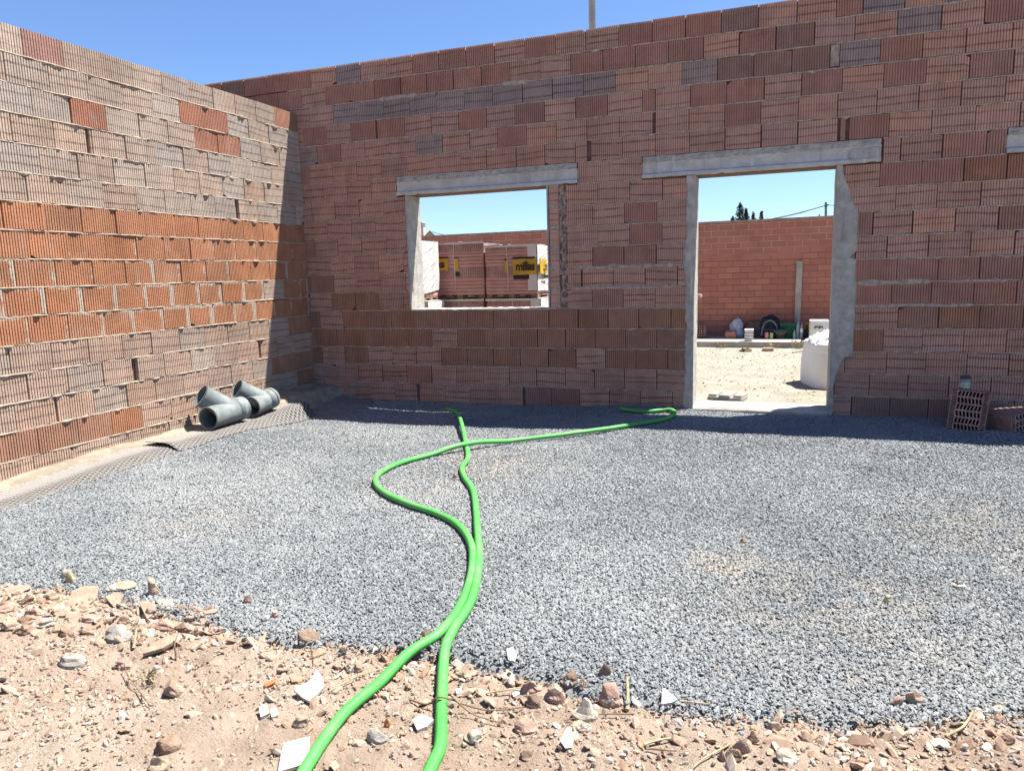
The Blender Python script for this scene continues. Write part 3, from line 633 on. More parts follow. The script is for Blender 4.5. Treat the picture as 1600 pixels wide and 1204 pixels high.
# ------------------------------------------------------------------ grey pipe fittings
M_PVC = NT('grey_plastic', .5, .35); M_PVC.col(M_PVC.mix(M_PVC.mapr(M_PVC.noise(9, 5, None, .65), .35, .7), (.125,.147,.15), (.20,.218,.217))); M_PVC = M_PVC.mat
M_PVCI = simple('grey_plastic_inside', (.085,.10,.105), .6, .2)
def shell(mb, p, q, r0, r1, n=28, th=.006, rim=True):
    p, q = Vector(p), Vector(q); t = (q-p).normalized(); a = t.cross(Vector((0,0,1))).normalized(); b = a.cross(t); i = len(mb.v)
    L = (q-p).length
    prof = [(0, r0+.004), (.0, r0+.004), (.012, r0+.004), (.016, r0), (L*.5, (r0+r1)/2), (L, r1)]
    inn = [(0, r0-th), (L*.5, (r0+r1)/2-th), (L*.97, r1-th)]
    for (s, r) in prof+inn:
        for k in range(n): c = p+t*s+a*math.cos(2*PI*k/n)*r+b*math.sin(2*PI*k/n)*r; mb.v.append(tuple(c))
    def rings(j, k2, m):
        for k in range(n): k3 = (k+1) % n; mb.f.append((i+j*n+k, i+j*n+k3, i+k2*n+k3, i+k2*n+k)); mb.m.append(m)
    for j in range(len(prof)-1): rings(j, j+1, 0)
    rings(0, len(prof), 0)
    for j in range(len(prof), len(prof)+len(inn)-1): rings(j, j+1, 1)
def wye(m1, e1, mbr, label, r=.1):
    t = (e1-m1).normalized(); root = empty('pipe_fitting', m1-Vector((0,0,r)), label, 'pipe fitting', 'grey pipe fittings by the wall')
    mb = MB(); L = (e1-m1).length; neck = m1+t*(L*.74)
    shell(mb, m1, neck, r, r); 
    mb2 = MB(); prof = [(r-.008,-.004),(r+.003,-.003),(r+.003,.03),(r+.011,.036),(r+.012,.06),(r+.005,.066),(r+.005,.10),(r+.011,.106),(r+.011,L*.26-.004),(r+.004,L*.26),(r-.006,L*.26),(r-.006,.02)]
    z = Vector((0,0,1)); Mx = Matrix.Translation(neck) @ z.rotation_difference(t).to_matrix().to_4x4()
    mb2.lathe(prof, n=32, M=Mx)
    mb.build('straight_pipe', [M_PVC, M_PVCI], root, smooth=True); fixn(mb2.build('socket_collar', M_PVC, root, smooth=True))
    j = m1+t*(L*.70); mb = MB(); shell(mb, mbr, j, r, r); mb.build('branch_pipe', [M_PVC, M_PVCI], root, smooth=True)
    return root
m1 = at_z(325, 654, .165); e1 = at_z(379, 638, .165); m1.x = max(.20, m1.x-.0)
def place(px, py, X): return at_x(px, py, X)
XA = .30
wye(place(325, 653.5, XA), place(378, 637, XA), place(313, 617.5, .16), 'nearer grey plastic Y-shaped pipe fitting leaning on the left wall')
wye(place(393, 635, XA), place(421, 622.5, XA), place(369.5, 607.5, .16), 'farther grey plastic Y-shaped pipe fitting, a scrap of sticker inside its mouth', .092)
m2 = place(400, 632, XA+.055); mb = MB(); mb.grid(8, 6, lambda u, v: (m2.x+.012+.02*math.sin(v*1.5), m2.y+.05*u, m2.z+.035-.06*v+.006*N(u*3, v*3)))
tag(mb.build('sticker_scrap', simple('brown_paper', (.50,.40,.26), .9)), 'torn tan paper scrap stuck inside the farther pipe mouth', 'paper scrap')

# ------------------------------------------------------------------ loose hollow blocks and the jar at the right
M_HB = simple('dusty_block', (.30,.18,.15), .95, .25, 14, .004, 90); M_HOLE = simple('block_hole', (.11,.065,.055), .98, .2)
def hollow_block(name, w, h, dpt, Mx, rows, cols, label, group):
    mb = MB(); d1 = .012; fr = .012
    def V(x, y, z): return tuple(Mx @ Vector((x, y, z)))
    # ribbed sides
    n = 15; prof = [(-w/2, 0)]
    mb.quad(V(-w/2,dpt,0), V(w/2,dpt,0), V(w/2,dpt,h), V(-w/2,dpt,h))
    for sgn in (-1, 1):
        for k in range(n):
            z0, z1 = h*k/n, h*(k+1)/n; g = .005
            x = sgn*w/2
            mb.quad(V(x,0,z0), V(x,dpt,z0), V(x,dpt,z0+(z1-z0)*.6), V(x,0,z0+(z1-z0)*.6)); mb.quad(V(x-sgn*g,0,z0+(z1-z0)*.65), V(x-sgn*g,dpt,z0+(z1-z0)*.65), V(x-sgn*g,dpt,z1-.001), V(x-sgn*g,0,z1-.001))
            mb.quad(V(x,0,z0+(z1-z0)*.6), V(x,dpt,z0+(z1-z0)*.6), V(x-sgn*g,dpt,z0+(z1-z0)*.65), V(x-sgn*g,0,z0+(z1-z0)*.65)); mb.quad(V(x-sgn*g,0,z1-.001), V(x-sgn*g,dpt,z1-.001), V(x,dpt,z1), V(x,0,z1))
    for zz in (0, h):
        for k in range(n):
            x0, x1 = -w/2+w*k/n, -w/2+w*(k+1)/n; s = 1 if zz else -1; g = .006 if k % 2 else 0
            mb.quad(V(x0,0,zz-s*g), V(x1,0,zz-s*g), V(x1,dpt,zz-s*g), V(x0,dpt,zz-s*g))
            mb.quad(V(x1,0,zz), V(x1,dpt,zz), V(x1,dpt,zz-s*.006), V(x1,0,zz-s*.006))
    # face with slanted slots, every slot a real hole
    for r in range(rows):
        z0, z1 = h*r/rows, h*(r+1)/rows; c = cols; x = -w/2; cells = []
        ew = w*.17
        for half in (0, 1, 2): cells.append((-w/2, -w/2+ew, z0+(z1-z0)*half/3, z0+(z1-z0)*(half+1)/3, 0))
        for k in range(c):
            a = -w/2+ew+(w-2*ew)*k/c; b = -w/2+ew+(w-2*ew)*(k+1)/c; cells.append((a, b, z0, z1, (1 if r % 2 else -1)))
        for half in (0, 1, 2): cells.append((w/2-ew, w/2, z0+(z1-z0)*half/3, z0+(z1-z0)*(half+1)/3, 0))
        for (a, b, p, q, sl) in cells:
            mx = (b-a)*(.2 if sl else .14); mz = (q-p)*(.13 if sl else .24); k = sl*(b-a)*.16
            inn = [(a+mx-k, p+mz), (b-mx-k, p+mz), (b-mx+k, q-mz), (a+mx+k, q-mz)]; out = [(a, p), (b, p), (b, q), (a, q)]
            for e in range(4):
                f = (e+1) % 4
                mb.quad(V(out[e][0],0,out[e][1]), V(out[f][0],0,out[f][1]), V(inn[f][0],0,inn[f][1]), V(inn[e][0],0,inn[e][1]), 0)
                mb.quad(V(inn[e][0],0,inn[e][1]), V(inn[f][0],0,inn[f][1]), V(inn[f][0],dpt*.9,inn[f][1]), V(inn[e][0],dpt*.9,inn[e][1]), 1)
            mb.quad(*[V(i_[0],dpt*.9,i_[1]) for i_ in inn], 1)
    return tag(mb.build(name, [M_HB, M_HOLE]), label, 'clay block', group)
g0 = on_ground(1508, 671, gz); 
Mx = Matrix.Translation((g0.x, g0.y, g0.z-.012)) @ Matrix.Rotation(math.radians(-12), 4, 'Z') @ Matrix.Rotation(math.radians(-6), 4, 'X') @ Matrix.Rotation(math.radians(4), 4, 'Y')
hollow_block('hollow_block', .262, .325, .19, Mx, 6, 7, 'hollow clay block standing on edge against the wall with rows of slanted slots facing us', 'loose hollow clay blocks')
BT = Mx @ Vector((-.045, .07, .327))
g1 = on_ground(1588, 672, gz); Mx2 = Matrix.Translation((g1.x+.06, g1.y+.02, g1.z-.01)) @ Matrix.Rotation(math.radians(38), 4, 'Z') @ Matrix.Rotation(math.radians(-8), 4, 'Y')
hollow_block('hollow_block', .27, .15, .30, Mx2, 3, 5, 'half hollow clay block lying on the gravel, ribbed side up, at the right edge', 'loose hollow clay blocks')
jr = empty('glass_jar', BT, 'small dusty glass jar with a dark lid standing on the upright hollow block', 'jar')
M_GLASS = NT('dusty_glass', .35, .5); M_GLASS.col(M_GLASS.mix(M_GLASS.noise(30, 4), (.10,.14,.13), (.26,.31,.29))); M_GLASS.b.inputs['Transmission Weight'].default_value = .25; M_GLASS = M_GLASS.mat
mb = MB(); mb.lathe([(0,0),(.034,0),(.038,.006),(.038,.072),(.032,.086),(.032,.092)], BT, 20); mb.build('jar_body', M_GLASS, jr, True)
mb = MB(); mb.lathe([(.0345,.090),(.036,.092),(.036,.108),(.033,.111),(0,.111)], BT, 20); mb.build('jar_lid', simple('dark_lid', (.03,.05,.05), .5), jr, True)
mb = MB(); mb.lathe([(.0386,.016),(.0386,.064)], BT, 20); mb.build('jar_label', simple('pale_label', (.30,.33,.30), .8, .3, 60), jr, True)

# ------------------------------------------------------------------ yard beyond the wall
YW = 6.45; SLZ = .145
M_YB = NT('yard_brick', .92, .15)
_b = M_YB.n('ShaderNodeTexBrick'); _x, _y, _z = M_YB.sep(M_YB.pos()); M_YB.l(M_YB.comb(_x, _z, 0.0), _b.inputs['Vector'])
for k, v in (('Scale', 1.0), ('Mortar Size', .006), ('Mortar Smooth', .3), ('Brick Width', .25), ('Row Height', .105), ('Bias', -.2)): _b.inputs[k].default_value = v
_b.inputs['Color1'].default_value = (.42,.18,.125,1); _b.inputs['Color2'].default_value = (.345,.14,.097,1)
_mm = M_YB.mix(M_YB.mapr(M_YB.math('ADD', _z, M_YB.math('MULTIPLY', M_YB.noise(1.2, 3), .5)), 1.75, 1.95), (.27,.115,.085), (.56,.35,.28)); M_YB.l(_mm, _b.inputs['Mortar'])
_c = M_YB.mix(M_YB.mapr(M_YB.noise(4, 5), .4, .7, 0, .4), _b.outputs['Color'], (.30,.12,.085)); _c = M_YB.mix(M_YB.mapr(_z, .2, .55, .55, 0), _c, (.26,.15,.12)); M_YB.col(_c)
M_YB.bump(M_YB.math('ADD', M_YB.math('MULTIPLY', _b.outputs['Fac'], -1), M_YB.math('MULTIPLY', M_YB.noise(40, 3), .3)), .006); M_YB = M_YB.mat
t0 = at_y(690, 368, YW); t1 = at_y(1300, 338, YW)
yw = empty('yard_wall', (2, YW, 0), 'long red brick boundary wall beyond the doorway and the window', 'wall')
mb = MB(); zt = lambda x: t0.z+(t1.z-t0.z)*(x-t0.x)/(t1.x-t0.x)+.006*N(x*3, 2)
for k in range(90):
    a, b = -12+30*k/90, -12+30*(k+1)/90
    for (p, q) in (((YW, -.2), (YW, 9)), ((YW, 9), (YW+.2, 9)), ((YW+.2, 9), (YW+.2, -.2))):
        zz = lambda x, h: zt(x)-.02 if h == 9 else h
        mb.quad((a, p[0], zz(a, p[1])), (b, p[0], zz(b, p[1])), (b, q[0], zz(b, q[1])), (a, q[0], zz(a, q[1])))
mb.build('brickwork', M_YB, yw)
mb = MB()
for k in range(90):
    a, b = -12+30*k/90, -12+30*(k+1)/90; mb.poly([(a, YW-.02, zt(a)-.02), (b, YW-.02, zt(b)-.02), (b, YW-.02, zt(b)+.012), (a, YW-.02, zt(a)+.012)]); mb.poly([(a, YW-.02, zt(a)+.012), (b, YW-.02, zt(b)+.012), (b, YW+.22, zt(b)+.012), (a, YW+.22, zt(a)+.012)]); mb.poly([(a, YW-.02, zt(a)-.02), (b, YW-.02, zt(b)-.02), (b, YW+.0, zt(b)-.02), (a, YW+.0, zt(a)-.02)])
mb.build('coping', simple('grey_coping', (.30,.24,.22), .9), yw)
mb = MB(); mb.grid(120, 4, lambda u, v: (-8+22*u, 5.45+.012*N(u*60, 2)+(YW-5.45)*v, SLZ+.004*N(u*50, v*5))); mb.grid(120, 3, lambda u, v: (-8+22*u, 5.45+.012*N(u*60, 2)+.006*N(u*90, v*4, 2), -.05+(SLZ+.05)*v)); kind(mb.build('kerb', M_PALE), 'structure')
a = at_y(1249.5, 408, YW-.02); b = at_y(1245, 520, YW-.02)
mb = MB(); mb.grid(8, 40, lambda u, v: (b.x+(a.x-b.x)*v-.048+.096*u+.004*N(v*20, u), YW-.035-.012*math.sin(PI*u)+.003*N(u*5, v*30), SLZ+(a.z-SLZ)*v)); mb.grid(1, 1, lambda u, v: (a.x-.048+.096*u, YW-.035+.04*v, a.z)); mb.grid(1, 10, lambda u, v: (b.x+(a.x-b.x)*v-.048+.0*u, YW-.035+.036*u, SLZ+(a.z-SLZ)*v)); mb.grid(1, 10, lambda u, v: (b.x+(a.x-b.x)*v+.048, YW-.035+.036*u, SLZ+(a.z-SLZ)*v))
tag(mb.build('concrete_post', M_PALE), 'pale narrow concrete post set upright against the red yard wall', 'post')

# things along the kerb, left to right
YS = 6.05
def ks(px, y=None): p = at_y(px, 527, y or YS); return p.x
def kz(px, py, y=None): return at_y(px, py, y or YS).z
x0, x1 = ks(1086), ks(1103)
Mx = Matrix.Translation(((x0+x1)/2, YS, SLZ)); hollow_block('hollow_block', x1-x0, kz(1095, 509)-SLZ, .2, Mx, 5, 3, 'hollow brown clay block standing on the far kerb beside the left door jamb', 'hollow blocks in the yard')
x0, x1 = ks(1133), ks(1150); mb = MB(); mb.box((x0, YS-.05, SLZ), (x1, YS+.15, kz(1140, 517)), bev=.012); tag(mb.build('clay_pot_block', simple('red_clay', (.33,.17,.13), .95)), 'plain reddish brick lump on the kerb in front of a plastic bag', 'brick')
def crumple(name, c, r, mat, label, cat, sq=(1,1,1), seed=0, sub=4, amp=.35, group=None):
    bm = bmesh.new(); bmesh.ops.create_icosphere(bm, subdivisions=sub, radius=1)
    for v in bm.verts:
        n = v.co.normalized(); k = 1+amp*N(n.x*1.6+seed, n.y*1.6, n.z*1.6)+amp*.5*abs(N(n.x*4, n.y*4+seed, n.z*4))
        v.co = Vector((n.x*r*sq[0]*k, n.y*r*sq[1]*k, max(-.85*r*sq[2], n.z*r*sq[2]*k)))+Vector(c)
    mb = MB(); mb.bm(bm); return tag(mb.build(name, mat), label, cat, group)
M_PLB = NT('thin_plastic', .3, .5); M_PLB.col(M_PLB.mix(M_PLB.noise(30, 4), (.30,.34,.40), (.52,.56,.62))); M_PLB = M_PLB.mat
x = (ks(1137)+ks(1155))/2; crumple('plastic_bag', (x+.03, YS+.26, SLZ+.13), .14, M_PLB, 'crumpled bluish plastic bag behind the reddish brick lump on the kerb', 'bag', (.9,.6,1.25), 3)
# white tub with horizontal stripes
yt = 5.60; x0, x1 = ks(1163.5, yt), ks(1176.5, yt); r = (x1-x0)/2; xm = (x0+x1)/2; h = kz(1170, 514, yt)-SLZ
tub = empty('plastic_tub', (xm, yt, SLZ), 'square white plastic tub with grey printed bands standing in the sun on the kerb edge', 'tub')
mb = MB(); mb.box((x0, yt-r, SLZ+.002), (x1, yt+r, SLZ+h*.95), bev=.012); mb.build('tub_body', simple('white_plastic', (.72,.72,.70), .4), tub)
mb = MB()
for q in (.2, .42, .66): mb.box((x0-.002, yt-r-.002, SLZ+h*q), (x1+.002, yt+r+.002, SLZ+h*(q+.07)))
mb.build('printed_band', simple('grey_print', (.22,.22,.23), .5), tub); mb = MB(); mb.box((x0-.006, yt-r-.006, SLZ+h*.94), (x1+.006, yt+r+.006, SLZ+h), bev=.005); mb.build('tub_lid', simple('white_lid', (.75,.75,.73), .4), tub)
# dark crate
x0, x1 = ks(1168, 6.2), ks(1192, 6.2); h = kz(1180, 503, 6.2)-SLZ; mb = MB()
for k in range(5): mb.box((x0, 6.2, SLZ+h*k/5+.004), (x1, 6.225, SLZ+h*(k+1)/5-.012)); mb.box((x0, 6.2, SLZ+h*k/5+.004), (x0+.02, 6.4, SLZ+h*(k+1)/5-.012)); mb.box((x1-.02, 6.2, SLZ+h*k/5+.004), (x1, 6.4, SLZ+h*(k+1)/5-.012))
for k in range(5): q = x0+(x1-x0-.025)*k/4; mb.box((q, 6.192, SLZ), (q+.025, 6.20, SLZ+h))
mb.box((x0, 6.2, SLZ), (x1, 6.4, SLZ+.01)); tag(mb.build('crate', simple('dark_grey_plastic', (.06,.062,.066), .6)), 'dark grey slatted plastic crate beside the backpack', 'crate')
# backpack
yb = 6.08; bx = (ks(1187, yb)+ks(1218, yb))/2; bw = ks(1218, yb)-ks(1187, yb); bh = kz(1203, 495, yb)-SLZ
bp = empty('backpack', (bx, yb, SLZ), 'black backpack with pale grey piping slumped against the red yard wall', 'backpack')
M_BK = simple('black_cloth', (.022,.024,.032), .9, .4, 20); M_PIPE = simple('grey_piping', (.13,.14,.175), .7)
def bpf(u, v):
    a = -PI*.5+PI*v; b = 2*PI*u; k = math.cos(a)**.5 if math.cos(a) > 0 else 0
    return (bx+bw*.5*k*math.copysign(abs(math.cos(b))**.7, math.cos(b)), yb+.13+.13*k*math.copysign(abs(math.sin(b))**.8, math.sin(b)), SLZ+bh*.5+bh*.5*math.copysign(abs(math.sin(a))**.8, math.sin(a))+.012*N(u*9, v*9))
mb = MB(); mb.grid(30, 20, bpf); mb.build('bag_body', M_BK, bp, True)
arc = [(bx+bw*.40*math.cos(t), yb-.012-.01*math.sin(t), SLZ+bh*.12+bh*.72*max(0, math.sin(t))**.8) for t in np.linspace(PI, .22, 24)]
mb = MB(); mb.tube(arc, .014, 8); mb.build('piping', M_PIPE, bp, True)
mb = MB(); mb.grid(12, 8, lambda u, v: (bx-bw*.30+bw*.62*u, yb-.03-.025*math.sin(PI*u)*math.sin(PI*v), SLZ+bh*(.10+.38*v))); mb.tube([(bx-bw*.26, yb-.045, SLZ+bh*.46), (bx, yb-.06, SLZ+bh*.50), (bx+bw*.36, yb-.04, SLZ+bh*.38)], .008, 6); mb.build('front_pocket', simple('navy_cloth', (.03,.035,.06), .9), bp, True)
mb = MB(); mb.tube([(bx-.05, yb+.1, SLZ+bh*.97), (bx-.02, yb+.08, SLZ+bh*1.06), (bx+.04, yb+.08, SLZ+bh*1.06), (bx+.07, yb+.1, SLZ+bh*.97)], .012, 6); mb.build('carry_handle', M_BK, bp, True)
def can(px0, px1, pyt, col, label):
    y = 5.98; a, b = ks(px0, y), ks(px1, y); r = (b-a)/2; h = kz(px0, pyt, y)-SLZ; c = ((a+b)/2, y, SLZ)
    r_ = empty('drink_can', c, label, 'can', 'drink cans on the far kerb'); mb = MB(); mb.lathe([(r*.8,.002),(r,.012),(r,h-.014),(r*.8,h-.002)], c, 16); mb.build('can_body', simple('can_paint', col, .35, .3, 40, spec=.5), r_, True)
    mb = MB(); mb.lathe([(r*.8,h-.002),(r*.78,h),(r*.7,h-.006),(0,h-.006)], c, 16); mb.build('can_top', simple('can_metal', (.5,.5,.5), .35, .1, metal=.9), r_, True)
can(1195, 1201, 519, (.62,.22,.20), 'pink and red drink can in front of the backpack'); can(1202.5, 1208, 519.5, (.42,.52,.12), 'yellow-green drink can in front of the backpack')
# bucket
y = 6.02; a, b = ks(1210, y), ks(1228, y); r = (b-a)/2; h = kz(1219, 515, y)-SLZ; c = ((a+b)/2, y+r*.6, SLZ); bk = empty('bucket', c, 'dark grey builder\'s bucket between the drink cans and the green crate', 'bucket')
mb = MB(); mb.lathe([(0,.004),(r*.78,.004),(r*.97,h*.9),(r*1.03,h*.91),(r*1.03,h),(r*.95,h),(r*.76,.02)], c, 24); mb.build('bucket_body', simple('bucket_rubber', (.10,.098,.10), .7), bk, True)
mb = MB(); mb.tube([(c[0]+r*1.04*math.cos(t), c[1]-r*.5*math.sin(t)-r*.5, SLZ+h*.96-r*1.0*math.sin(t)*.6) for t in np.linspace(0, PI, 16)], .005, 6); mb.build('bucket_handle', simple('wire', (.35,.35,.35), .4, metal=.6), bk, True)
# green crate
y = 6.15; x0, x1 = ks(1218, y), ks(1244, y); h = kz(1230, 504, y)-SLZ; M_GC = simple('green_crate_plastic', (.02,.14,.07), .5); mb = MB()
for k in range(4): mb.box((x0, y, SLZ+h*k/4+.006), (x1, y+.02, SLZ+h*(k+1)/4-.016)); mb.box((x0, y, SLZ+h*k/4+.006), (x0+.02, y+.24, SLZ+h*(k+1)/4-.016)); mb.box((x1-.02, y, SLZ+h*k/4+.006), (x1, y+.24, SLZ+h*(k+1)/4-.016))
for k in range(7): q = x0+(x1-x0-.02)*k/6; mb.box((q, y-.008, SLZ), (q+.02, y, SLZ+h))
mb.box((x0+.02, y+.03, SLZ), (x1-.02, y+.22, SLZ+h*.85)); tag(mb.build('crate', M_GC), 'dark green plastic crate behind the water bottles', 'crate')
M_PET = NT('bottle_plastic', .12, .5); M_PET.col(M_PET.mix(M_PET.noise(25, 3), (.24,.40,.48), (.50,.64,.68))); M_PET.b.inputs['Transmission Weight'].default_value = .45; M_PET = M_PET.mat
for i, (p0, p1, pt, yy, lb) in enumerate(((1239, 1243, 515, 5.97, 'small clear water bottle, shortest of those before the concrete post'), (1243.5, 1249.5, 501, 6.03, 'large pale blue water bottle, tallest of those before the concrete post'), (1250, 1254.5, 504, 5.99, 'clear blue water bottle with a white label before the concrete post'))):
    a, b = ks(p0, yy), ks(p1, yy); r = (b-a)/2; h = kz(p0, pt, yy)-SLZ; c = ((a+b)/2, yy, SLZ); bo = empty('water_bottle', c, lb, 'bottle', 'water bottles on the far kerb')
    mb = MB(); mb.lathe([(0,.002),(r*.9,.002),(r,.02),(r,h*.3),(r*.9,h*.34),(r,h*.38),(r,h*.68),(r*.35,h*.88),(r*.33,h*.93)], c, 16); mb.build('bottle_body', M_PET, bo, True); mb = MB(); mb.lathe([(r*.36,h*.92),(r*.38,h),(0,h)], c, 12); mb.build('bottle_cap', simple('blue_cap', (.10,.25,.5), .5), bo, True)
    if i == 2: mb = MB(); mb.lathe([(r*1.02,h*.42),(r*1.02,h*.64)], c, 16); mb.build('bottle_label', simple('white_paper', (.7,.7,.72), .7), bo, True)
# coil
y = 6.2; cx = (ks(1256, y)+ks(1264, y))/2; cz = (kz(1260, 504, y)+kz(1260, 519, y))/2; rx = (ks(1264, y)-ks(1256, y))/2; rz = (kz(1260, 504, y)-kz(1260, 519, y))/2; mb = MB()
for k in range(4): mb.tube([(cx+(rx-.012-.006*k)*math.cos(t), y+.10+.012*k-.05*math.sin(t), cz+(rz-.012-.008*k)*math.sin(t)) for t in np.linspace(0, 2*PI, 28)], .010, 6, False)
tag(mb.build('cable_coil', simple('yellow_rubber', (.50,.38,.07), .5), smooth=True), 'oval coil of yellow cable leaning on the red yard wall beside the white cabinet', 'cable coil')
mb = MB(); mb.box((ks(1254, 6.1), 6.1, SLZ), (ks(1265, 6.1), 6.3, kz(1260, 516, 6.1)), bev=.02); tag(mb.build('tool_case', simple('black_plastic', (.03,.03,.034), .5)), 'low black case under the yellow cable coil', 'case')
# white cabinet with two dark handles
y = 5.75; x0, x1 = ks(1264.5, y), ks(1294.5, y); zt_ = kz(1280, 500.5, y); cb = empty('white_cabinet', ((x0+x1)/2, y, SLZ), 'white metal cabinet with two dark marks, half hidden by the bulk bag', 'cabinet'); M_CB = simple('cabinet_paint', (.66,.64,.62), .5, .08)
mb = MB(); mb.box((x0, y+.006, SLZ), (x1, y+.3, zt_), bev=.008); mb.build('cabinet_body', M_CB, cb); mb = MB(); mb.box((x0+.012, y-.006, SLZ+.012), (x1-.012, y+.004, zt_-.02), bev=.004); mb.build('cabinet_door', M_CB, cb)
for px in (1275.5, 1282.5): q = at_y(px, 511.5, y); mb = MB(); mb.tube([(q.x-.026, y-.01, q.z-.012), (q.x-.012, y-.03, q.z+.012), (q.x+.012, y-.03, q.z+.014), (q.x+.026, y-.01, q.z)], .011, 8); mb.build('handle', simple('black_handle', (.03,.03,.03), .4), cb, True)
# bulk bag
bl = at_z(1256.5, 601, .06); M_BB = NT('woven_white', .8, .2); M_BB.col(M_BB.mix(M_BB.mapr(M_BB.noise(3, 4), .3, .7), (.74,.73,.69), (.82,.81,.78))); M_BB.bump(M_BB.noise(7, 3), .008); M_BB = M_BB.mat
bw = .74; bc = (bl.x+bw/2+.005, bl.y+bw/2-.22, .045); H = .53
bb = empty('bulk_bag', bc, 'big white woven bulk bag of material standing just outside the doorway', 'bulk bag')
def bag(u, v):
    t = 2*PI*u; k = (abs(math.cos(t))**5+abs(math.sin(t))**5)**(-1/5); z = H*v
    r = bw*.5*(1.0-.09*v+.035*math.sin(v*PI))*k*(1+.012*N(math.cos(t)*3, math.sin(t)*3, z*5)); r *= 1-.02*math.exp(-((v-.72)/.02)**2)
    if v > .9: r *= 1-.35*((v-.9)/.1)**2
    return (bc[0]+r*math.cos(t+.25), bc[1]+r*math.sin(t+.25), bc[2]+z*(1-.0*u))
mb = MB(); mb.grid(72, 30, bag); mb.build('bag_body', M_BB, bb, True)
M_BT = NT('loose_white_cloth', .7, .25); M_BT.col((.78,.77,.75)); M_BT.bump(M_BT.noise(14, 5), .02); M_BT = M_BT.mat
def btop(u, v):
    t = 2*PI*u; r = bw*.455*(1-v)*(1+.10*N(math.cos(t)*2, math.sin(t)*2, v*3))
    z = H*.93+.07*math.sin(PI*min(1, v*1.1))+.06*N(math.cos(t)*(1-v)*4, math.sin(t)*(1-v)*4, 2)+.05*abs(N(math.cos(t)*(1-v)*9, math.sin(t)*(1-v)*9, 6))-.07*sm(.72, 1, v)
    return (bc[0]+r*math.cos(t+.25), bc[1]+r*math.sin(t+.25), bc[2]+z)
mb = MB(); mb.grid(72, 24, btop); mb.build('bag_mouth', M_BT, bb, True)
for k in range(4):
    a = .25+PI/4+k*PI/2; p = Vector((bc[0]+bw*.5*math.cos(a)*1.05, bc[1]+bw*.5*math.sin(a)*1.05, bc[2]+H*.88)); q = Vector((-math.sin(a), math.cos(a), 0)); inn = Vector((-math.cos(a), -math.sin(a), 0))
    P = [p-q*.09, p-q*.07+Vector((0,0,.06))+inn*.03, p+Vector((0,0,.08))+inn*.10, p+q*.07+Vector((0,0,.05))+inn*.07, p+q*.09]
    mb = MB(); mb.tube(catmull(P, .02), .012, 6); mb.build('lifting_loop', M_BT, bb, True)
# pale slotted block on the ground outside the door
p = at_z(1137, 620, .07); Mx = Matrix.Translation((p.x, p.y, .05)) @ Matrix.Rotation(math.radians(-14), 4, 'Z'); mb = MB()
mb.box((-.17, -.12, 0), (.17, .13, .034), Mx, bev=.006)
for (a, b, y0_) in ((-.165,-.085,-.10),(-.055,.055,-.122),(.085,.165,-.10)): mb.box((a, y0_, .030), (b, .125, .058), Mx, bev=.005)
tag(mb.build('slotted_slab', M_PALE), 'pale slotted concrete slab lying on the sand just outside the doorway', 'slab')
# bits of debris before the kerb
p = at_z(1200, 548, .05); Mx = Matrix.Translation((p.x, p.y, .05)) @ Matrix.Rotation(.1, 4, 'Z'); mb = MB(); mb.box((-.085, -.05, 0), (.085, .05, .05), Mx, bev=.012); tag(mb.build('brick_fragment', simple('dusty_brick', (.42,.30,.22), .95)), 'dusty broken brick lying before the far kerb', 'brick')
p = at_z(1165, 549, .05); crumple('dry_clod', (p.x, p.y, .07), .05, simple('dark_litter', (.16,.12,.08), .95), 'dark dry clump of litter lying before the far kerb', 'litter', (1.5,.8,.7), 5, 3, .7)
M_WEED = simple('dry_weed', (.34,.28,.17), .9)
def weed(name, base, n, h, label, group, mat=M_WEED, seed=1):
    rnd = random.Random(seed); mb = MB(); base = Vector(base)
    for k in range(n):
        a = rnd.uniform(0, 2*PI); l = h*rnd.uniform(.5, 1); q = base+Vector((rnd.gauss(0,h*.3), rnd.gauss(0,h*.2), 0)); d = Vector((math.cos(a)*.5, math.sin(a)*.5, 1)).normalized()
        P = [q, q+d*l*.5+Vector((0,0,l*.1)), q+d*l+Vector((math.cos(a)*l*.3, math.sin(a)*l*.3, -l*.12))]; mb.tube(catmull(P, l*.15), [.0035*(1-.7*i/7) for i in range(40)][:len(catmull(P, l*.15))], 4)
        s = P[1]; w = Vector((-math.sin(a), math.cos(a), .2))*l*.13; mb.quad(s, s+d*l*.2+w, s+d*l*.42, s+d*l*.2-w)
    return tag(mb.build(name, mat), label, 'weed', group)
for i, (px, py, h, lb) in enumerate(((1130, 543, .10, 'low dry weed at the foot of the far kerb, left of the white tub'), (1207, 544, .12, 'straw-coloured dry weed at the foot of the far kerb below the drink cans'), (1246, 544, .16, 'tallest dry weed at the foot of the far kerb below the water bottles'))):
    p = at_z(px, py, .05); weed('dry_weed', (p.x, min(p.y, 5.40), .05), 16, h, lb, 'weeds along the far kerb', seed=i+3)
p0 = at_z(1238, 552, .05); p1 = at_z(1264, 550, .05); mb = MB(); mb.tube(catmull([p0+Vector((0,0,.01)), (p0+p1)/2+Vector((0,.04,.02)), p1+Vector((0,0,.012))], .05), .009, 6); tag(mb.build('stick', simple('dry_wood', (.25,.18,.12), .95)), 'thin brown stick on the sand before the far kerb, left of the bulk bag', 'stick')
p = at_x(1090.5, 464, 4.30); crumple('pink_lump', (4.295, .315, p.z), .022, simple('pink_foam', (.66,.34,.30), .9), 'small pink scrap showing past the edge of the left door jamb', 'foam', (1,.8,1.1), 2, 3)  # unidentified pink thing, stood in for by an added lump of foam

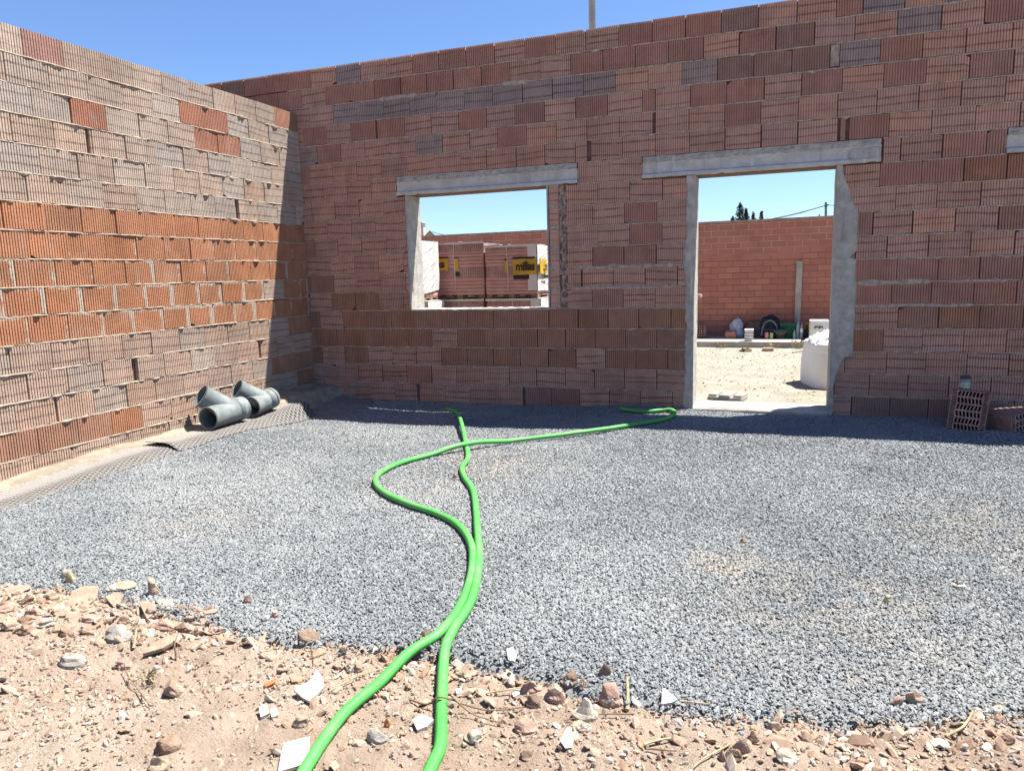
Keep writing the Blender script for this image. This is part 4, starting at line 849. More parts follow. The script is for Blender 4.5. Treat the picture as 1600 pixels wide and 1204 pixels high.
# ------------------------------------------------------------------ brick packs seen through the window
M_PACK = NT('packed_bricks', .85, .2); _x, _y, _z = M_PACK.sep(M_PACK.pos()); _s = M_PACK.math('ADD', _x, _y)
_h = M_PACK.mapr(M_PACK.math('ABSOLUTE', M_PACK.math('SUBTRACT', M_PACK.math('FRACT', M_PACK.math('MULTIPLY', _z, 1/.047)), .5)), .36, .5)
_v = M_PACK.mapr(M_PACK.math('ABSOLUTE', M_PACK.math('SUBTRACT', M_PACK.math('FRACT', M_PACK.math('MULTIPLY', _s, 1/.033)), .5)), .2, .34)
_lay = M_PACK.math('GREATER_THAN', M_PACK.math('FRACT', M_PACK.math('MULTIPLY', M_PACK.math('SUBTRACT', _z, .015), 1/.36)), .60)
_f = M_PACK.n('ShaderNodeMix', data_type='FLOAT'); M_PACK.l(_lay, _f.inputs[0]); M_PACK.l(_h, _f.inputs[2]); M_PACK.l(_v, _f.inputs[3])
_c = M_PACK.mix(_lay, (.45,.235,.20), (.36,.21,.20)); _c = M_PACK.mix(M_PACK.math('MULTIPLY', _f.outputs[0], .62), _c, (.17,.09,.085)); _c = M_PACK.mix(M_PACK.mapr(M_PACK.noise(9, 4), .4, .7, 0, .45), _c, (.50,.33,.30)); M_PACK.col(_c); M_PACK.bump(M_PACK.math('MULTIPLY', _f.outputs[0], -1), .008); M_PACK.b.inputs['Coat Weight'].default_value = .25; M_PACK.b.inputs['Coat Roughness'].default_value = .3; M_PACK = M_PACK.mat
M_WRAP = NT('white_film', .35, .5); M_WRAP.col(M_WRAP.mix(M_WRAP.noise(8, 4), (.46,.43,.42), (.62,.59,.58))); M_WRAP = M_WRAP.mat
M_YEL = simple('yellow_label', (.46,.285,.035), .5, .12); M_BLK = simple('black_print', (.02,.02,.02), .5); M_WOOD = simple('pallet_wood', (.22,.14,.09), .9, .3, 20)
def letters(name, txt, org, size, parent, width=None, rot=0, mat=None):
    cu = bpy.data.curves.new(name, 'FONT'); cu.body = txt; cu.size = size; cu.extrude = .001; cu.offset = size*.022; cu.space_character = .93; tmp = bpy.data.objects.new(name, cu); C.objects.link(tmp)
    bpy.context.view_layer.update(); me = bpy.data.meshes.new_from_object(tmp.evaluated_get(bpy.context.evaluated_depsgraph_get())); bpy.data.objects.remove(tmp); me.name = name
    co = np.empty(len(me.vertices)*3, dtype=np.float32); me.vertices.foreach_get('co', co); co = co.reshape(-1, 3); w = co[:,0].max()-co[:,0].min(); k = (width/w) if width else 1
    for v, c in zip(me.vertices, co):
        p = Matrix.Rotation(rot, 4, 'Z') @ Vector(((c[0]-co[:,0].min())*k, -c[2], c[1])); v.co = p+Vector(org)
    me.materials.clear(); me.materials.append(mat or M_BLK); o = bpy.data.objects.new(name, me); C.objects.link(o); o.parent = parent
    if parent.type == 'EMPTY': o.matrix_parent_inverse = Matrix.Translation(parent.location).inverted()
    return o
def pallet(x0, x1, y0, y1, z, parent):
    mb = MB()
    for k in range(5): q = x0+(x1-x0-.09)*k/4; mb.box((q, y0, z+.0305), (q+.09, y1, z+.045))
    for k in range(3): q = y0+(y1-y0-.08)*k/2; mb.box((x0, q, z+.018), (x1, q+.08, z+.030)); mb.box((x0, q, z), (x0+.09, q+.08, z+.0175)); mb.box(((x0+x1)/2-.045, q, z), ((x0+x1)/2+.045, q+.08, z+.0175)); mb.box((x1-.09, q, z), (x1, q+.08, z+.0175))
    mb.build('pallet', M_WOOD, parent)
def film(mb, P, amp, sx, sy, seed, nrm):
    mb.grid(sx, sy, lambda u, v: tuple(Vector(P(u, v))+Vector(nrm)*(.006+amp*(.35+.8*(abs(N(u*2.2+v*1.5, v*13-u*6, seed)))**1.5+.35*N(u*3, v*3, seed+2))*min(1, 6*u+.2, 6*(1-u)+.2))))
def brick_pack(x0, x1, y0, y1, z0, z1, label, wrap, seed, strap=.55):
    r = empty('brick_pack', ((x0+x1)/2, (y0+y1)/2, z0), label, 'brick pack', 'wrapped packs of bricks seen through the window'); mb = MB()
    mb.box((x0, y0, z0+.0465), (x1, y1, z1), bev=.006); mb.build('brick_stack', M_PACK, r); pallet(x0, x1, y0+.01, y1-.01, z0, r)
    mb = MB(); X = x0+(x1-x0)*strap; mb.tube([(X, y0-.006, z0+.1), (X+.012, y0-.009, z0+.35*(z1-z0)), (X-.004, y0-.006, z1-.06), (X-.006, y0-.004, z1+.004), (X, y1, z1+.004)], .006, 5); mb.build('strap', M_WRAP, r)
    mb = MB(); e = .03
    film(mb, lambda u, v: (x0-.01+(x1-x0+.02)*u, y0-.012+(y1-y0+.02)*v, z1), .012, 40, 30, seed, (0,0,1))
    film(mb, lambda u, v: (x0-.01+(x1-x0+.02)*u, y0-.006, z1-.022+.03*v), .010, 40, 3, seed+5, (0,-1,0))
    if 'r' in wrap: film(mb, lambda u, v: (x1+.002, y0-.005+(y1-y0)*u, z0+.09+.03*N(u*3, seed)+(z1-z0-.09)*v), .022, 40, 60, seed+1, (1,0,0)); film(mb, lambda u, v: (x1-.125+.127*u, y0-.002, z0+.1+(z1-z0-.1)*v), .006, 6, 50, seed+9, (0,-1,0))
    if 'f' in wrap: film(mb, lambda u, v: (x0+(x1-x0+.004)*u, y0-.002, z0+.085+.05*abs(N(u*2, seed))+(z1-z0-.085)*v), .020, 50, 60, seed+2, (0,-1,0)); film(mb, lambda u, v: (x1+.002, y0+(y1-y0)*u, z0+.09+.05*u+(z1-z0-.09-.05*u)*v), .022, 40, 60, seed+3, (1,0,0))
    mb.build('plastic_wrap', M_WRAP, r, True); return r
yR = 2.2
aR0, aR1 = at_y(757.5, 385, yR), at_y(838, 384, yR); zm = at_y(790, 466, yR).z
aL0, aL1 = at_y(676, 381, yR+.06), at_y(755, 380, yR+.06)
pR = brick_pack(aR0.x, aR1.x, yR, yR+.95, zm, aR0.z, 'upper pack of pink bricks with the full yellow millas label in the window', 'r', 3, .43)
pL = brick_pack(aL0.x-.0, aL1.x, yR+.06, yR+.68, zm, aL0.z, 'upper pack of pink bricks whose yellow label is partly hidden by white film', '', 8, .42)
aW0, aW1 = at_y(630, 376, 1.62), at_y(657, 376, 1.62)
pW = brick_pack(aW1.x-.62, aW1.x, 1.62, 2.12, at_y(670, 470, 1.62).z, aW1.z, 'upper pack fully wrapped in white film behind the left window edge', 'f', 14)
for (x0, x1, y0, y1, zt_, s, w, lb) in ((aR0.x, aR1.x+.03, yR+.0, yR+.62, zm-.012, 21, 'r', 'lower pack of grey-brown bricks under the full millas label'), (aL0.x, aL1.x-.02, yR+.06, yR+.68, zm-.012, 25, '', 'lower pack of grey-brown bricks under the partly hidden label'), (aW1.x-.60, aW1.x+.06, 1.62, 2.12, at_y(670, 470, 1.62).z-.012, 29, 'f', 'lower pack wrapped in bright white film at the left window edge')):
    brick_pack(x0, x1, y0, y1, .055, zt_, lb, w, s, .5)
def band(parent, px0, px1, py0, py1, y, mat, dy=.010, name='label_band'):
    a = at_y(px0, py0, y-dy); b = at_y(px1, py1, y-dy); mb = MB(); mb.grid(12, 5, lambda u, v: (a.x+(b.x-a.x)*u, y-dy-.004*abs(N(u*6, v*4)), b.z+(a.z-b.z)*v)); mb.build(name, mat, parent, True); return a, b
a, b = band(pR, 801, 838.5, 405, 428.5, yR, M_YEL, .016); o = at_y(806.5, 423, yR-.018)
tx = at_y(838, 423, yR-.018).x-o.x
a2 = at_y(838, 405, yR-.010)
letters('label_lettering', 'millas', (o.x, yR-.026, o.z+.004), .16, pR, (at_y(836.5, 423, yR).x-o.x)*1.0)
band(pR, 801, 836, 402, 405, yR, M_BLK, .011, 'label_stripe'); band(pR, 802, 827, 429.5, 436, yR, M_BLK, .011, 'label_stripe')
xr = aR1.x; zA, zB = at_y(838, 405, yR).z, at_y(838, 428, yR).z
mb = MB(); mb.grid(20, 5, lambda u, v: (xr+.040+.012*N(u*8, v*3), yR-.004+.34*u, zB+(zA-zB)*v)); mb.build('label_band', M_YEL, pR, True)
letters('label_lettering', 'm', (xr+.060, yR+.16, zB+.045), .16, pR, None, PI/2)
mb = MB(); mb.grid(20, 2, lambda u, v: (xr+.044+.012*N(u*8, v*3), yR+.15+.2*u, zB-.06+.045*v)); mb.build('label_stripe', M_BLK, pR, True)
band(pR, 788, 792.5, 407, 426, yR, M_YEL); band(pR, 788, 792, 404.5, 407, yR, M_BLK, .011, 'label_stripe')
yL = yR+.06
band(pL, 677, 700, 403.5, 422.5, yL, M_YEL); band(pL, 677, 700, 402, 403.7, yL, M_BLK, .011, 'label_stripe'); o = at_y(676, 418.5, yL-.018); letters('label_lettering', 'llas', (o.x-.012, yL-.020, o.z), .15, pL, at_y(695.5, 418, yL).x-o.x+.012)
band(pL, 709, 716.5, 403.5, 422.5, yL, M_YEL); band(pL, 709, 716, 402, 403.7, yL, M_BLK, .011, 'label_stripe'); band(pL, 711, 718, 425, 431.5, yL, M_BLK, .011, 'label_stripe')

# ------------------------------------------------------------------ far things above the yard wall
p = at_y(926, 46, 2.6); lp = empty('street_pole', (p.x, 2.6, 0), 'grey metal pole rising above the top of the shaded wall', 'pole'); r = .5*(at_y(931.5, 20, 2.6).x-at_y(920.5, 20, 2.6).x); M_GALV = simple('galvanised', (.34,.36,.38), .5, .15, 6, metal=.3)
mb = MB(); mb.tube([(p.x, 2.6, -.1), (p.x-.0, 2.6, 3.0), (p.x-.01, 2.6, 6.5)], [r*1.05, r, r*.95], 16); mb.build('shaft', M_GALV, lp, True); mb = MB(); mb.box((p.x-.16, 2.44, .03), (p.x+.16, 2.76, .065), bev=.004); mb.build('base_plate', M_GALV, lp); mb = MB(); mb.lathe([(r*1.1,6.5),(r*1.15,6.53),(0,6.56)], (p.x-.01, 2.6, 0), 16); mb.build('cap', M_GALV, lp)
yu = 42; a = at_y(1290.5, 316, yu); b = at_y(1292, 340, yu); ra = (at_y(1292.7, 325, yu).x-at_y(1288.4, 325, yu).x)/2
up = empty('utility_pole', (b.x, yu, 0), 'grey utility pole carrying wires, seen above the yard wall through the doorway', 'pole'); mb = MB(); mb.tube([(b.x+.02, yu, -.3), (b.x, yu, 2), (a.x, yu, a.z)], [ra*1.2, ra*1.05, ra*.9], 12); mb.build('shaft', simple('weathered_pole', (.17,.20,.22), .9), up, True)
at0 = at_y(1287.5, 322, yu-.1); mb = MB(); mb.tube([(at0.x, yu-.15, at0.z), (a.x, yu-.15, at0.z+.02), (a.x+ra*2, yu-.15, at0.z+.05)], .05, 6); mb.build('bracket', simple('dark_iron', (.06,.07,.07), .7), up)
def wire(name, P, r, label):
    P = [Vector(q) for q in P]; a_, b_ = P; n = 24; mb = MB(); mb.tube([a_.lerp(b_, k/n)-Vector((0,0,(b_-a_).length*.012*4*(k/n)*(1-k/n))) for k in range(n+1)], r, 5); return tag(mb.build(name, simple('black_cable', (.04,.045,.05), .7)), label, 'cable', 'overhead wires beyond the yard wall')
wire('overhead_wire', (at_y(1287, 322, yu-.15), at_y(1180, 346, yu+6)), .026, 'thicker overhead wire sloping down left from the utility pole')
wire('overhead_wire', (at_y(1287, 321.5, yu-.15), at_y(1170, 344, yu+22)), .012, 'faint thin overhead wire just above the thicker one left of the utility pole')
wire('overhead_wire', (at_y(1293, 320, yu-.15), at_y(1330, 322, yu+2)), .022, 'overhead wire leaving the utility pole to the right behind the door jamb')
wire('overhead_wire', (at_y(676, 362.5, 40), at_y(735, 371, 50)), .022, 'overhead wire crossing the sky beside the tiled gable in the window')
a = at_y(1280, 337, YW+.1); mb = MB(); mb.tube([(a.x, YW+.1, a.z-.06), (a.x, YW+.1, at_y(1280, 336, YW+.1).z+.01)], .012, 6); tag(mb.build('rebar_stub', simple('rusty_steel', (.12,.08,.06), .8)), 'short dark steel stub on top of the yard wall left of the utility pole', 'steel stub')
# house gable and chimney
yh = 58; pk = at_y(671.5, 361, yh); er = at_y(684, 373.5, yh); el = at_y(657, 374.5, yh); hs = empty('house', (pk.x, yh, 0), 'pale house with a tiled gable roof and a chimney beyond the yard wall', 'house')
sl = (pk.z-er.z)/(er.x-pk.x); wd = 3.2; ez = pk.z-sl*wd
mb = MB(); f_ = [(pk.x-wd, yh, -.2), (pk.x+wd, yh, -.2), (pk.x+wd, yh, ez), (pk.x, yh, pk.z-.05), (pk.x-wd, yh, ez)]; mb.poly(f_); mb.poly([(q[0], yh+9, q[2]) for q in f_])
for i in range(5): j = (i+1) % 5; mb.quad(f_[i], f_[j], (f_[j][0], yh+9, f_[j][2]), (f_[i][0], yh+9, f_[i][2]))
hs.rotation_euler.z = math.atan2(-(pk.x-CAM[0]), pk.y-CAM[1]); mb.build('house_wall', simple('tan_render', (.50,.36,.28), .9, .1), hs)
M_TILE = NT('roof_tile', .9, .15); _x, _y, _z = M_TILE.sep(M_TILE.pos()); M_TILE.col(M_TILE.mix(M_TILE.mapr(M_TILE.math('FRACT', M_TILE.math('MULTIPLY', _y, 4)), .3, .8), (.30,.17,.12), (.42,.27,.19))); M_TILE = M_TILE.mat
mb = MB()
for s in (-1, 1):
    for (n0, dzz) in ((-.16, 0),):
        A = [(pk.x, yh-.25, pk.z+.06), (pk.x+s*(wd+.3), yh-.25, pk.z+.06-sl*(wd+.3)), (pk.x+s*(wd+.3), yh+9.2, pk.z+.06-sl*(wd+.3)), (pk.x, yh+9.2, pk.z+.06)]; B = [(x, y, z-.16) for x, y, z in A]
        mb.poly(A); mb.poly(B)
        for i in range(4): j = (i+1) % 4; mb.quad(A[i], A[j], B[j], B[i])
mb.build('roof', M_TILE, hs)
cl, cr = at_y(656.3, 365, yh-.0+2), at_y(664.5, 365, yh+2); ct = at_y(660, 349, yh+2).z; M_CH = simple('chimney_render', (.52,.47,.41), .9, .15); ch = MB(); UM = Matrix.Translation((pk.x, yh, 0)) @ Matrix.Rotation(-hs.rotation_euler.z, 4, 'Z') @ Matrix.Translation((-pk.x, -yh, 0)); ch.box((cl.x, yh+1.6, pk.z-1.2), (cr.x, yh+2.1, ct-.28), UM, bev=.02)
for k in range(4): q = cl.x+(cr.x-cl.x-.07)*k/3; ch.box((q, yh+1.6, ct-.28), (q+.07, yh+1.68, ct-.07), UM); ch.box((q, yh+2.02, ct-.28), (q+.07, yh+2.1, ct-.07), UM)
co = ch.build('chimney', M_CH, hs); mb = MB(); mb.box((cl.x-.10, yh+1.5, ct-.07), (cr.x+.14, yh+2.2, ct), UM, bev=.02); mb.box((cl.x+.04, yh+1.62, ct), (cr.x-.10, yh+2.08, ct+.09), UM, bev=.03); mb.build('chimney_cap', simple('cap_tile', (.46,.38,.32), .9), co)
# conifers
M_LEAF = NT('conifer_needles', .8, .2); _r = M_LEAF.attr('lf', 'Fac'); M_LEAF.col(M_LEAF.mix(_r, (.018,.034,.028), (.05,.085,.055))); M_LEAF = M_LEAF.mat; M_BARK = simple('bark', (.12,.085,.06), .95)
def conifer(px, py, y, w, label, seed):
    rnd = random.Random(seed); tp = at_y(px, py, y); root = empty('conifer_tree', (tp.x, y, 0), label, 'tree', 'conifers beyond the yard wall'); H_ = tp.z; V = []; Fc = []; at_l = []
    for k in range(7500):
        h = rnd.random()**.7; z = .9+(H_-.9)*(1-h) if k > 40 else H_-.5*rnd.random()*.5
        tierr = .55+.45*abs(math.sin((H_-z)*3.3+seed)); R = (.05+w*min(1, (H_-z)/H_*1.25))*tierr; a = rnd.uniform(0, 2*PI); lob = .65+.35*math.sin(a*3+seed+z*1.7); rr = R*lob*rnd.random()**.45
        c = Vector((tp.x+rr*math.cos(a), y+rr*math.sin(a), z-.25*rr+.1*rnd.random())); s = rnd.uniform(.03,.085); d = Vector((math.cos(a), math.sin(a), rnd.uniform(-.2,.9))).normalized(); q = Vector((rnd.gauss(0,1), rnd.gauss(0,1), rnd.gauss(0,1))).normalized().cross(d)*s*.45; i = len(V)
        V += [tuple(c-d*s*.6), tuple(c+q), tuple(c+d*s*1.2), tuple(c-q)]; Fc.append((i, i+1, i+2, i+3)); at_l += [rnd.random()]*4
    me = bpy.data.meshes.new('crown'); me.from_pydata(V, [], Fc); me.update(); me.attributes.new('lf', 'FLOAT', 'POINT').data.foreach_set('value', np.array(at_l, dtype=np.float32)); me.materials.append(M_LEAF); o = bpy.data.objects.new('crown', me); C.objects.link(o); o.parent = root; o.matrix_parent_inverse = Matrix.Translation(root.location).inverted()
    mb = MB(); mb.tube([(tp.x, y, -.2), (tp.x+.02, y, H_*.5), (tp.x, y, H_*.97)], [.12, .08, .015], 8)
    for k in range(14): z = 1.2+(H_-1.4)*k/14; a = k*2.4; L_ = w*.6*(H_-z)/H_+.1; mb.tube([(tp.x, y, z), (tp.x+L_*math.cos(a), y+L_*math.sin(a), z+.12)], [.03, .008], 5)
    mb.build('trunk', M_BARK, root, True)
conifer(1157, 318, 38, 2.3, 'tallest dark conifer above the yard wall through the doorway', 4); conifer(1166, 327, 39, 1.5, 'dark conifer pressed against the right side of the tallest one', 9); conifer(1177, 333, 40, 1.2, 'small dark conifer third from the left above the yard wall', 12); conifer(1190, 331.5, 41, 1.0, 'slim dark conifer nearest to the overhead wires', 17); conifer(1145, 340, 40, 1.0, 'lowest dark conifer tip, left of the tallest one above the yard wall', 23)
# ------------------------------------------------------------------ loose pieces on the bare earth
def stone_mat(name, a, b, sc=25):
    m = NT(name, .95, .12); m.col(m.mix(m.mapr(m.noise(sc, 5, None, .7), .3, .7), a, b)); m.bump(m.noise(sc*3, 5, None, .7), .006); return m.mat
M_ST = {'tan': stone_mat('tan_rock', (.251,.177,.125), (.368,.283,.217)), 'pink': stone_mat('pinkish_rock', (.276,.177,.138), (.362,.251,.198)), 'brown': stone_mat('brown_rock', (.171,.112,.078), (.263,.185,.138)), 'pale': stone_mat('pale_rock', (.342,.290,.230), (.460,.407,.342)),
        'grey': stone_mat('grey_rubble', (.198,.177,.159), (.316,.290,.263)), 'yellow': stone_mat('yellowish_rock', (.342,.283,.159), (.407,.355,.224)), 'orange': stone_mat('orange_shard', (.342,.144,.066), (.407,.198,.099)), 'dark': stone_mat('dark_stone', (.066,.060,.055), (.125,.112,.105))}
def scale_at(p): return float(np.dot(np.array(p)-CAM, F))/FOC
def rock(px, py, wpx, hpx, mat, label, seed, group=None, name='rubble_stone', flat=1.0, rot=None, cuts=7, sink=.30):
    fn = lambda x, y: top(x, y)
    g = on_ground(px, py+hpx*.5, fn); s = scale_at(g); rx = wpx*s*.5; rz = hpx*s*.60*flat; rnd = random.Random(seed); bm = bmesh.new(); bmesh.ops.create_icosphere(bm, subdivisions=3, radius=1)
    pl = [(Vector((rnd.gauss(0,1), rnd.gauss(0,1), rnd.gauss(0,1))).normalized(), rnd.uniform(.42,.78)) for _ in range(cuts+5)]
    a = rnd.uniform(0, PI) if rot is None else rot
    for v in bm.verts:
        c = v.co.copy()
        for n, d in pl:
            k = c.dot(n)
            if k > d: c -= n*(k-d)*.985
        c *= 1+.03*N(c.x*3+seed, c.y*3, c.z*3)
        if c.z < 0:
            q = 1/max(.45, math.hypot(c.x, c.y)+.02); c.x *= 1+(q-1)*.75*(1 if math.hypot(c.x, c.y) > .15 else 0); c.y *= 1+(q-1)*.75*(1 if math.hypot(c.x, c.y) > .15 else 0)
        v.co = c
    xs = [v.co.x for v in bm.verts]; zs = [v.co.z for v in bm.verts]; kx = 2/(max(xs)-min(xs)); kz_ = 2/(max(zs)-min(zs))
    ry = rx*rnd.uniform(.6,.95)
    for v in bm.verts:
        c = Vector((v.co.x*kx*rx, v.co.y*ry, v.co.z*kz_*rz)); c.rotate(Matrix.Rotation(rnd.uniform(0,0)+(.25*math.sin(a)), 3, 'Z')); v.co = c+Vector((g.x, g.y+ry*.5, fn(g.x, g.y)+rz*(1-sink*2)))
    mb = MB(); mb.bm(bm); return tag(mb.build(name, M_ST[mat]), label, 'stone', group)
ROCKS = [(480,991,38,28,'brown','squarish brown stone at the gravel edge, left of the two hoses'),
 (533,1015,15,12,'dark','small dark brown stone left of the hoses, on the bare earth'),
 (537,1045,18,13,'dark','flat dark grey pebble beside a tan one, left of the hoses'),
 (558,1042,16,14,'tan','small tan stone touching the dark grey pebble, left of the hoses'),
 (667,990,28,20,'tan','tan stone tucked behind the longer hose at the gravel edge'),
 (625,1030,18,14,'yellow','yellowish lump against the left hose'),
 (606,1127,14,14,'orange','bright orange brick shard between the two hoses'),
 (727,1046,34,18,'tan','wedge of tan rubble just right of the right hose'),
 (830,1068,32,24,'pink','boxy pinkish stone, leftmost of the cluster right of the hoses'),
 (865,1080,33,29,'pink','round pinkish stone second from the left in the cluster right of the hoses'),
 (888,1066,28,26,'brown','brownish stone behind the round pinkish one in the cluster right of the hoses'),
 (911,1074,16,18,'tan','narrow upright tan stone at the back of the cluster right of the hoses'),
 (912,1107,42,32,'pale','largest pale stone, lowest of the cluster right of the hoses'),
 (955,1085,42,34,'pink','broad pinkish stone at the right end of the cluster right of the hoses'),
 (911,1133,24,18,'pale','small pale stone below the largest pale one'),
 (832,1094,24,20,'brown','brown stone in front of the boxy pinkish one'),
 (945,1042,20,20,'brown','single brown stone sitting on the gravel edge right of the hoses'),
 (820,1134,36,20,'pink','flat pinkish brick chunk in the earth right of the right hose'),
 (738,1150,32,16,'pale','flat pale rubble chunk beside the right hose near the bottom of the photo'),
 (823,1180,22,12,'brown','small brown stone low in the earth, right of the right hose'),
 (1430,1084,26,22,'tan','tan stone standing on the gravel edge near the right side'),
 (1402,1092,18,15,'pink','pink stone pressed beside the tan one on the right gravel edge'),
 (1178,1148,18,24,'brown','upright oval brown stone at the right, above the brightest pale one'),
 (1157,1160,28,26,'pink','pink rubble lump left of the upright oval brown stone'),
 (1229,1180,34,22,'pale','bright pale stone with a shaded underside at the right, near the bottom'),
 (1128,1178,16,18,'pink','small pink upright piece at the right, left of the brown lumps'),
 (1147,1178,26,20,'brown','dark brown lump at the right beside the small pink upright piece'),
 (1210,1133,22,14,'tan','tan chip above the bright pale stone at the right'),
 (1457,1131,16,14,'pale','pale stone below the gravel edge left of the curved twig'),
 (1573,1152,24,16,'brown','brown stone near the right edge of the photo'),
 (266,1071,32,32,'tan','roundish tan stone in the bare earth at the left'),
 (243,1043,20,15,'pale','pale stone just above the roundish tan one at the left'),
 (190,1032,30,24,'pink','long pinkish brick chunk at the left, tilted'),
 (180,989,46,24,'grey','angular grey concrete chunk in front of the rubble heap at the left'),
 (106,1030,46,20,'grey','flat grey concrete chunk half sunk at the far left'),
 (421,1067,22,14,'orange','orange tinted clay chip left of the torn white tile piece'),
 (255,1160,42,26,'brown','brown rubble lump with a dark underside low at the left'),
 (242,1192,34,24,'tan','tan rubble lump at the bottom edge, left of the white square tile'),
 (466,1125,26,20,'tan','tan stone just left of the hose, right of the small white tile bits'),
 (588,1147,36,24,'grey','dusty grey shard lying flat between the two hoses'),
 (385,933,14,14,'brown','brown pebble lying out on the gravel at the left'),
 (107,897,16,22,'yellow','pale yellowish stone out on the gravel behind the rubble heap'),
 (237,913,18,28,'tan','tall tan stone at the gravel edge right of the rubble heap'),
 (230,955,24,22,'pink','pinkish brick corner standing at the right end of the rubble heap')]
for i, (px, py, w, h, m, lb) in enumerate(ROCKS): rock(px, py, w, h, m, lb, 40+i, 'stones and clods lying on the bare earth')
# heap of broken brick at the left edge
rnd = random.Random(5)
HEAP = []
for k in range(64):
    px = rnd.uniform(-40, 330)**1.0; py = rnd.uniform(915, 985)-.0*px
    if px > 220: py = rnd.uniform(945, 985)
    HEAP.append((px, py))
for k, (px, py) in enumerate(HEAP): rock(px, py, rnd.uniform(12, 44), rnd.uniform(7, 19), rnd.choice(['tan','tan','pink','pale','pink','brown']), 'broken brick chunk in the rubble heap at the gravel edge on the left', 200+k, 'chunks of the rubble heap', 'rubble_chunk', .85, None, 12)
def slab(px, py, pts, mat, label, cat, name, th=.012, tilt=(0,0), group=None, z=.012):
    g = on_ground(px, py, top); Mx = Matrix.Translation((g.x, g.y, top(g.x, g.y)+z)) @ Matrix.Rotation(tilt[0], 4, 'X') @ Matrix.Rotation(tilt[1], 4, 'Y'); s = scale_at(g); n = len(pts); mb = MB()
    sl = max(.3, (CAM[2]-g.z)/math.hypot(g.x-CAM[0], g.y-CAM[1]))*.92
    R2 = Matrix.Rotation(math.atan2(g.x-CAM[0], -(g.y-CAM[1]))*-1, 4, 'Z') if 0 else Matrix.Rotation(-math.atan2(g.x-CAM[0], g.y-CAM[1]), 4, 'Z')
    P = [Vector((x*s, -y*s/sl, 0)) for x, y in pts]; T_ = [Mx @ (R2 @ p) for p in P]; B_ = [Mx @ (R2 @ (p*.97-Vector((0,0,th)))) for p in P]
    mb.poly(T_); mb.poly(B_[::-1])
    for i in range(n): j = (i+1) % n; mb.quad(T_[i], B_[i], B_[j], T_[j])
    return tag(mb.build(name, mat), label, cat, group)
M_TILEW = simple('white_glaze', (.46,.445,.41), .5, .25, 40, spec=.5)
GT = 'white tile shards on the bare earth'
slab(485, 1082, [(-25,-3),(-8,-6),(6,-12),(12,-24),(21,-8),(20,2),(-2,16),(-14,8)], M_TILEW, 'torn looking white tile shard with a pointed top, left of the hoses', 'tile shard', 'tile_shard', .012, (.12,.1), GT, .018)
slab(461, 1184, [(-16,-22),(25,-20),(22,10),(16,20),(-26,20)], M_TILEW, 'largest white tile piece, nearly square, touching the left hose at the bottom', 'tile shard', 'tile_shard', .012, (.05,-.05), GT, .016)
slab(661, 1132, [(-16,-4),(-2,-10),(17,0),(6,8),(-9,11)], M_TILEW, 'small white tile shard between the two hoses', 'tile shard', 'tile_shard', .012, (.1,0), GT, .014)
slab(413, 1115, [(-7,-6),(5,-7),(7,5),(-6,7)], M_TILEW, 'left one of two tiny white tile chips lying together', 'tile shard', 'tile_shard', .012, (.2,.1), GT, .014)
slab(429, 1117, [(-6,-3),(4,-6),(6,4),(-4,6)], M_TILEW, 'right one of two tiny white tile chips lying together', 'tile shard', 'tile_shard', .012, (0,.2), GT, .012)
slab(717, 1083, [(-6,-2),(4,-4),(6,2),(-3,5)], M_TILEW, 'tiny white tile chip just right of the right hose', 'tile shard', 'tile_shard', .010, (0,.1), GT, .012)
slab(885, 1163, [(-10,2),(2,-10),(9,-11),(9,9),(-2,10)], M_TILEW, 'white tile chip tilted up on edge below the stone cluster', 'tile shard', 'tile_shard', .012, (.5,.2), GT, .022)
slab(1045, 1103, [(-10,-7),(-6,-8),(13,2),(6,6),(-11,10)], M_TILEW, 'triangular white tile chip at the gravel edge right of the stone cluster', 'tile shard', 'tile_shard', .012, (.25,.1), GT, .018)
slab(800, 1042, [(-8,-5),(2,-8),(8,0),(5,7),(-5,6)], M_TILEW, 'crumbly white chip behind the boxy pinkish stone', 'tile shard', 'tile_shard', .014, (.2,.3), GT, .016)
M_SHB = stone_mat('brick_shard', (.239,.172,.125), (.312,.239,.182))
for (px, py, pts, lb) in ((130,942,[(-22,3),(-12,-9),(6,-11),(24,-6),(19,5),(4,10),(-10,11)],'flat buff brick shard on top of the rubble heap, with faint ribs'), (250,1018,[(-24,5),(-8,-4),(10,-7),(28,-7),(22,1),(4,5)],'thin buff shard lying flat, pointing right at the left of the photo'), (232,960,[(-11,-9),(2,-8),(13,-1),(4,9),(-3,11)],'triangular pink brick shard at the right end of the rubble heap'), (180,946,[(-12,-5),(3,-7),(13,-2),(6,6),(-2,8)],'small triangular buff shard beside the flat ribbed one')):
    slab(px, py, pts, M_SHB, lb, 'brick shard', 'brick_shard', .014, (.16,.12), 'flat brick shards', .03)
# sticks and dry stems
M_STRAW = simple('dry_straw', (.300,.240,.144), .9, .25, 30); M_TWIG = simple('brown_twig', (.162,.114,.072), .95, .3, 30)
def stem(P, r, mat, label, name='dry_twig', cat='twig', group='dry stems and twigs'):
    Q = []
    for (px, py, h) in P: g = on_ground(px, py, top); Q.append(g+Vector((0,0,h+r)))
    c = catmull(Q, .015); mb = MB(); mb.tube(c, [r*(1-.45*i/len(c)) for i in range(len(c))], 6); return tag(mb.build(name, mat, smooth=True), label, cat, group)
stem([(489,1042,0),(489,1040,.03),(487,1036,.07)], .003, M_TWIG, 'short dark stem standing up before the brown stone left of the hoses')
stem([(276,1030,0),(275,1028,.03),(274,1026,.06)], .004, M_TWIG, 'short brown stem standing upright in the earth at the left')
stem([(209,1014,0),(212,1008,.02),(216,1000,.05)], .006, M_STRAW, 'pale flat splinter stuck upright near the angular grey chunk')
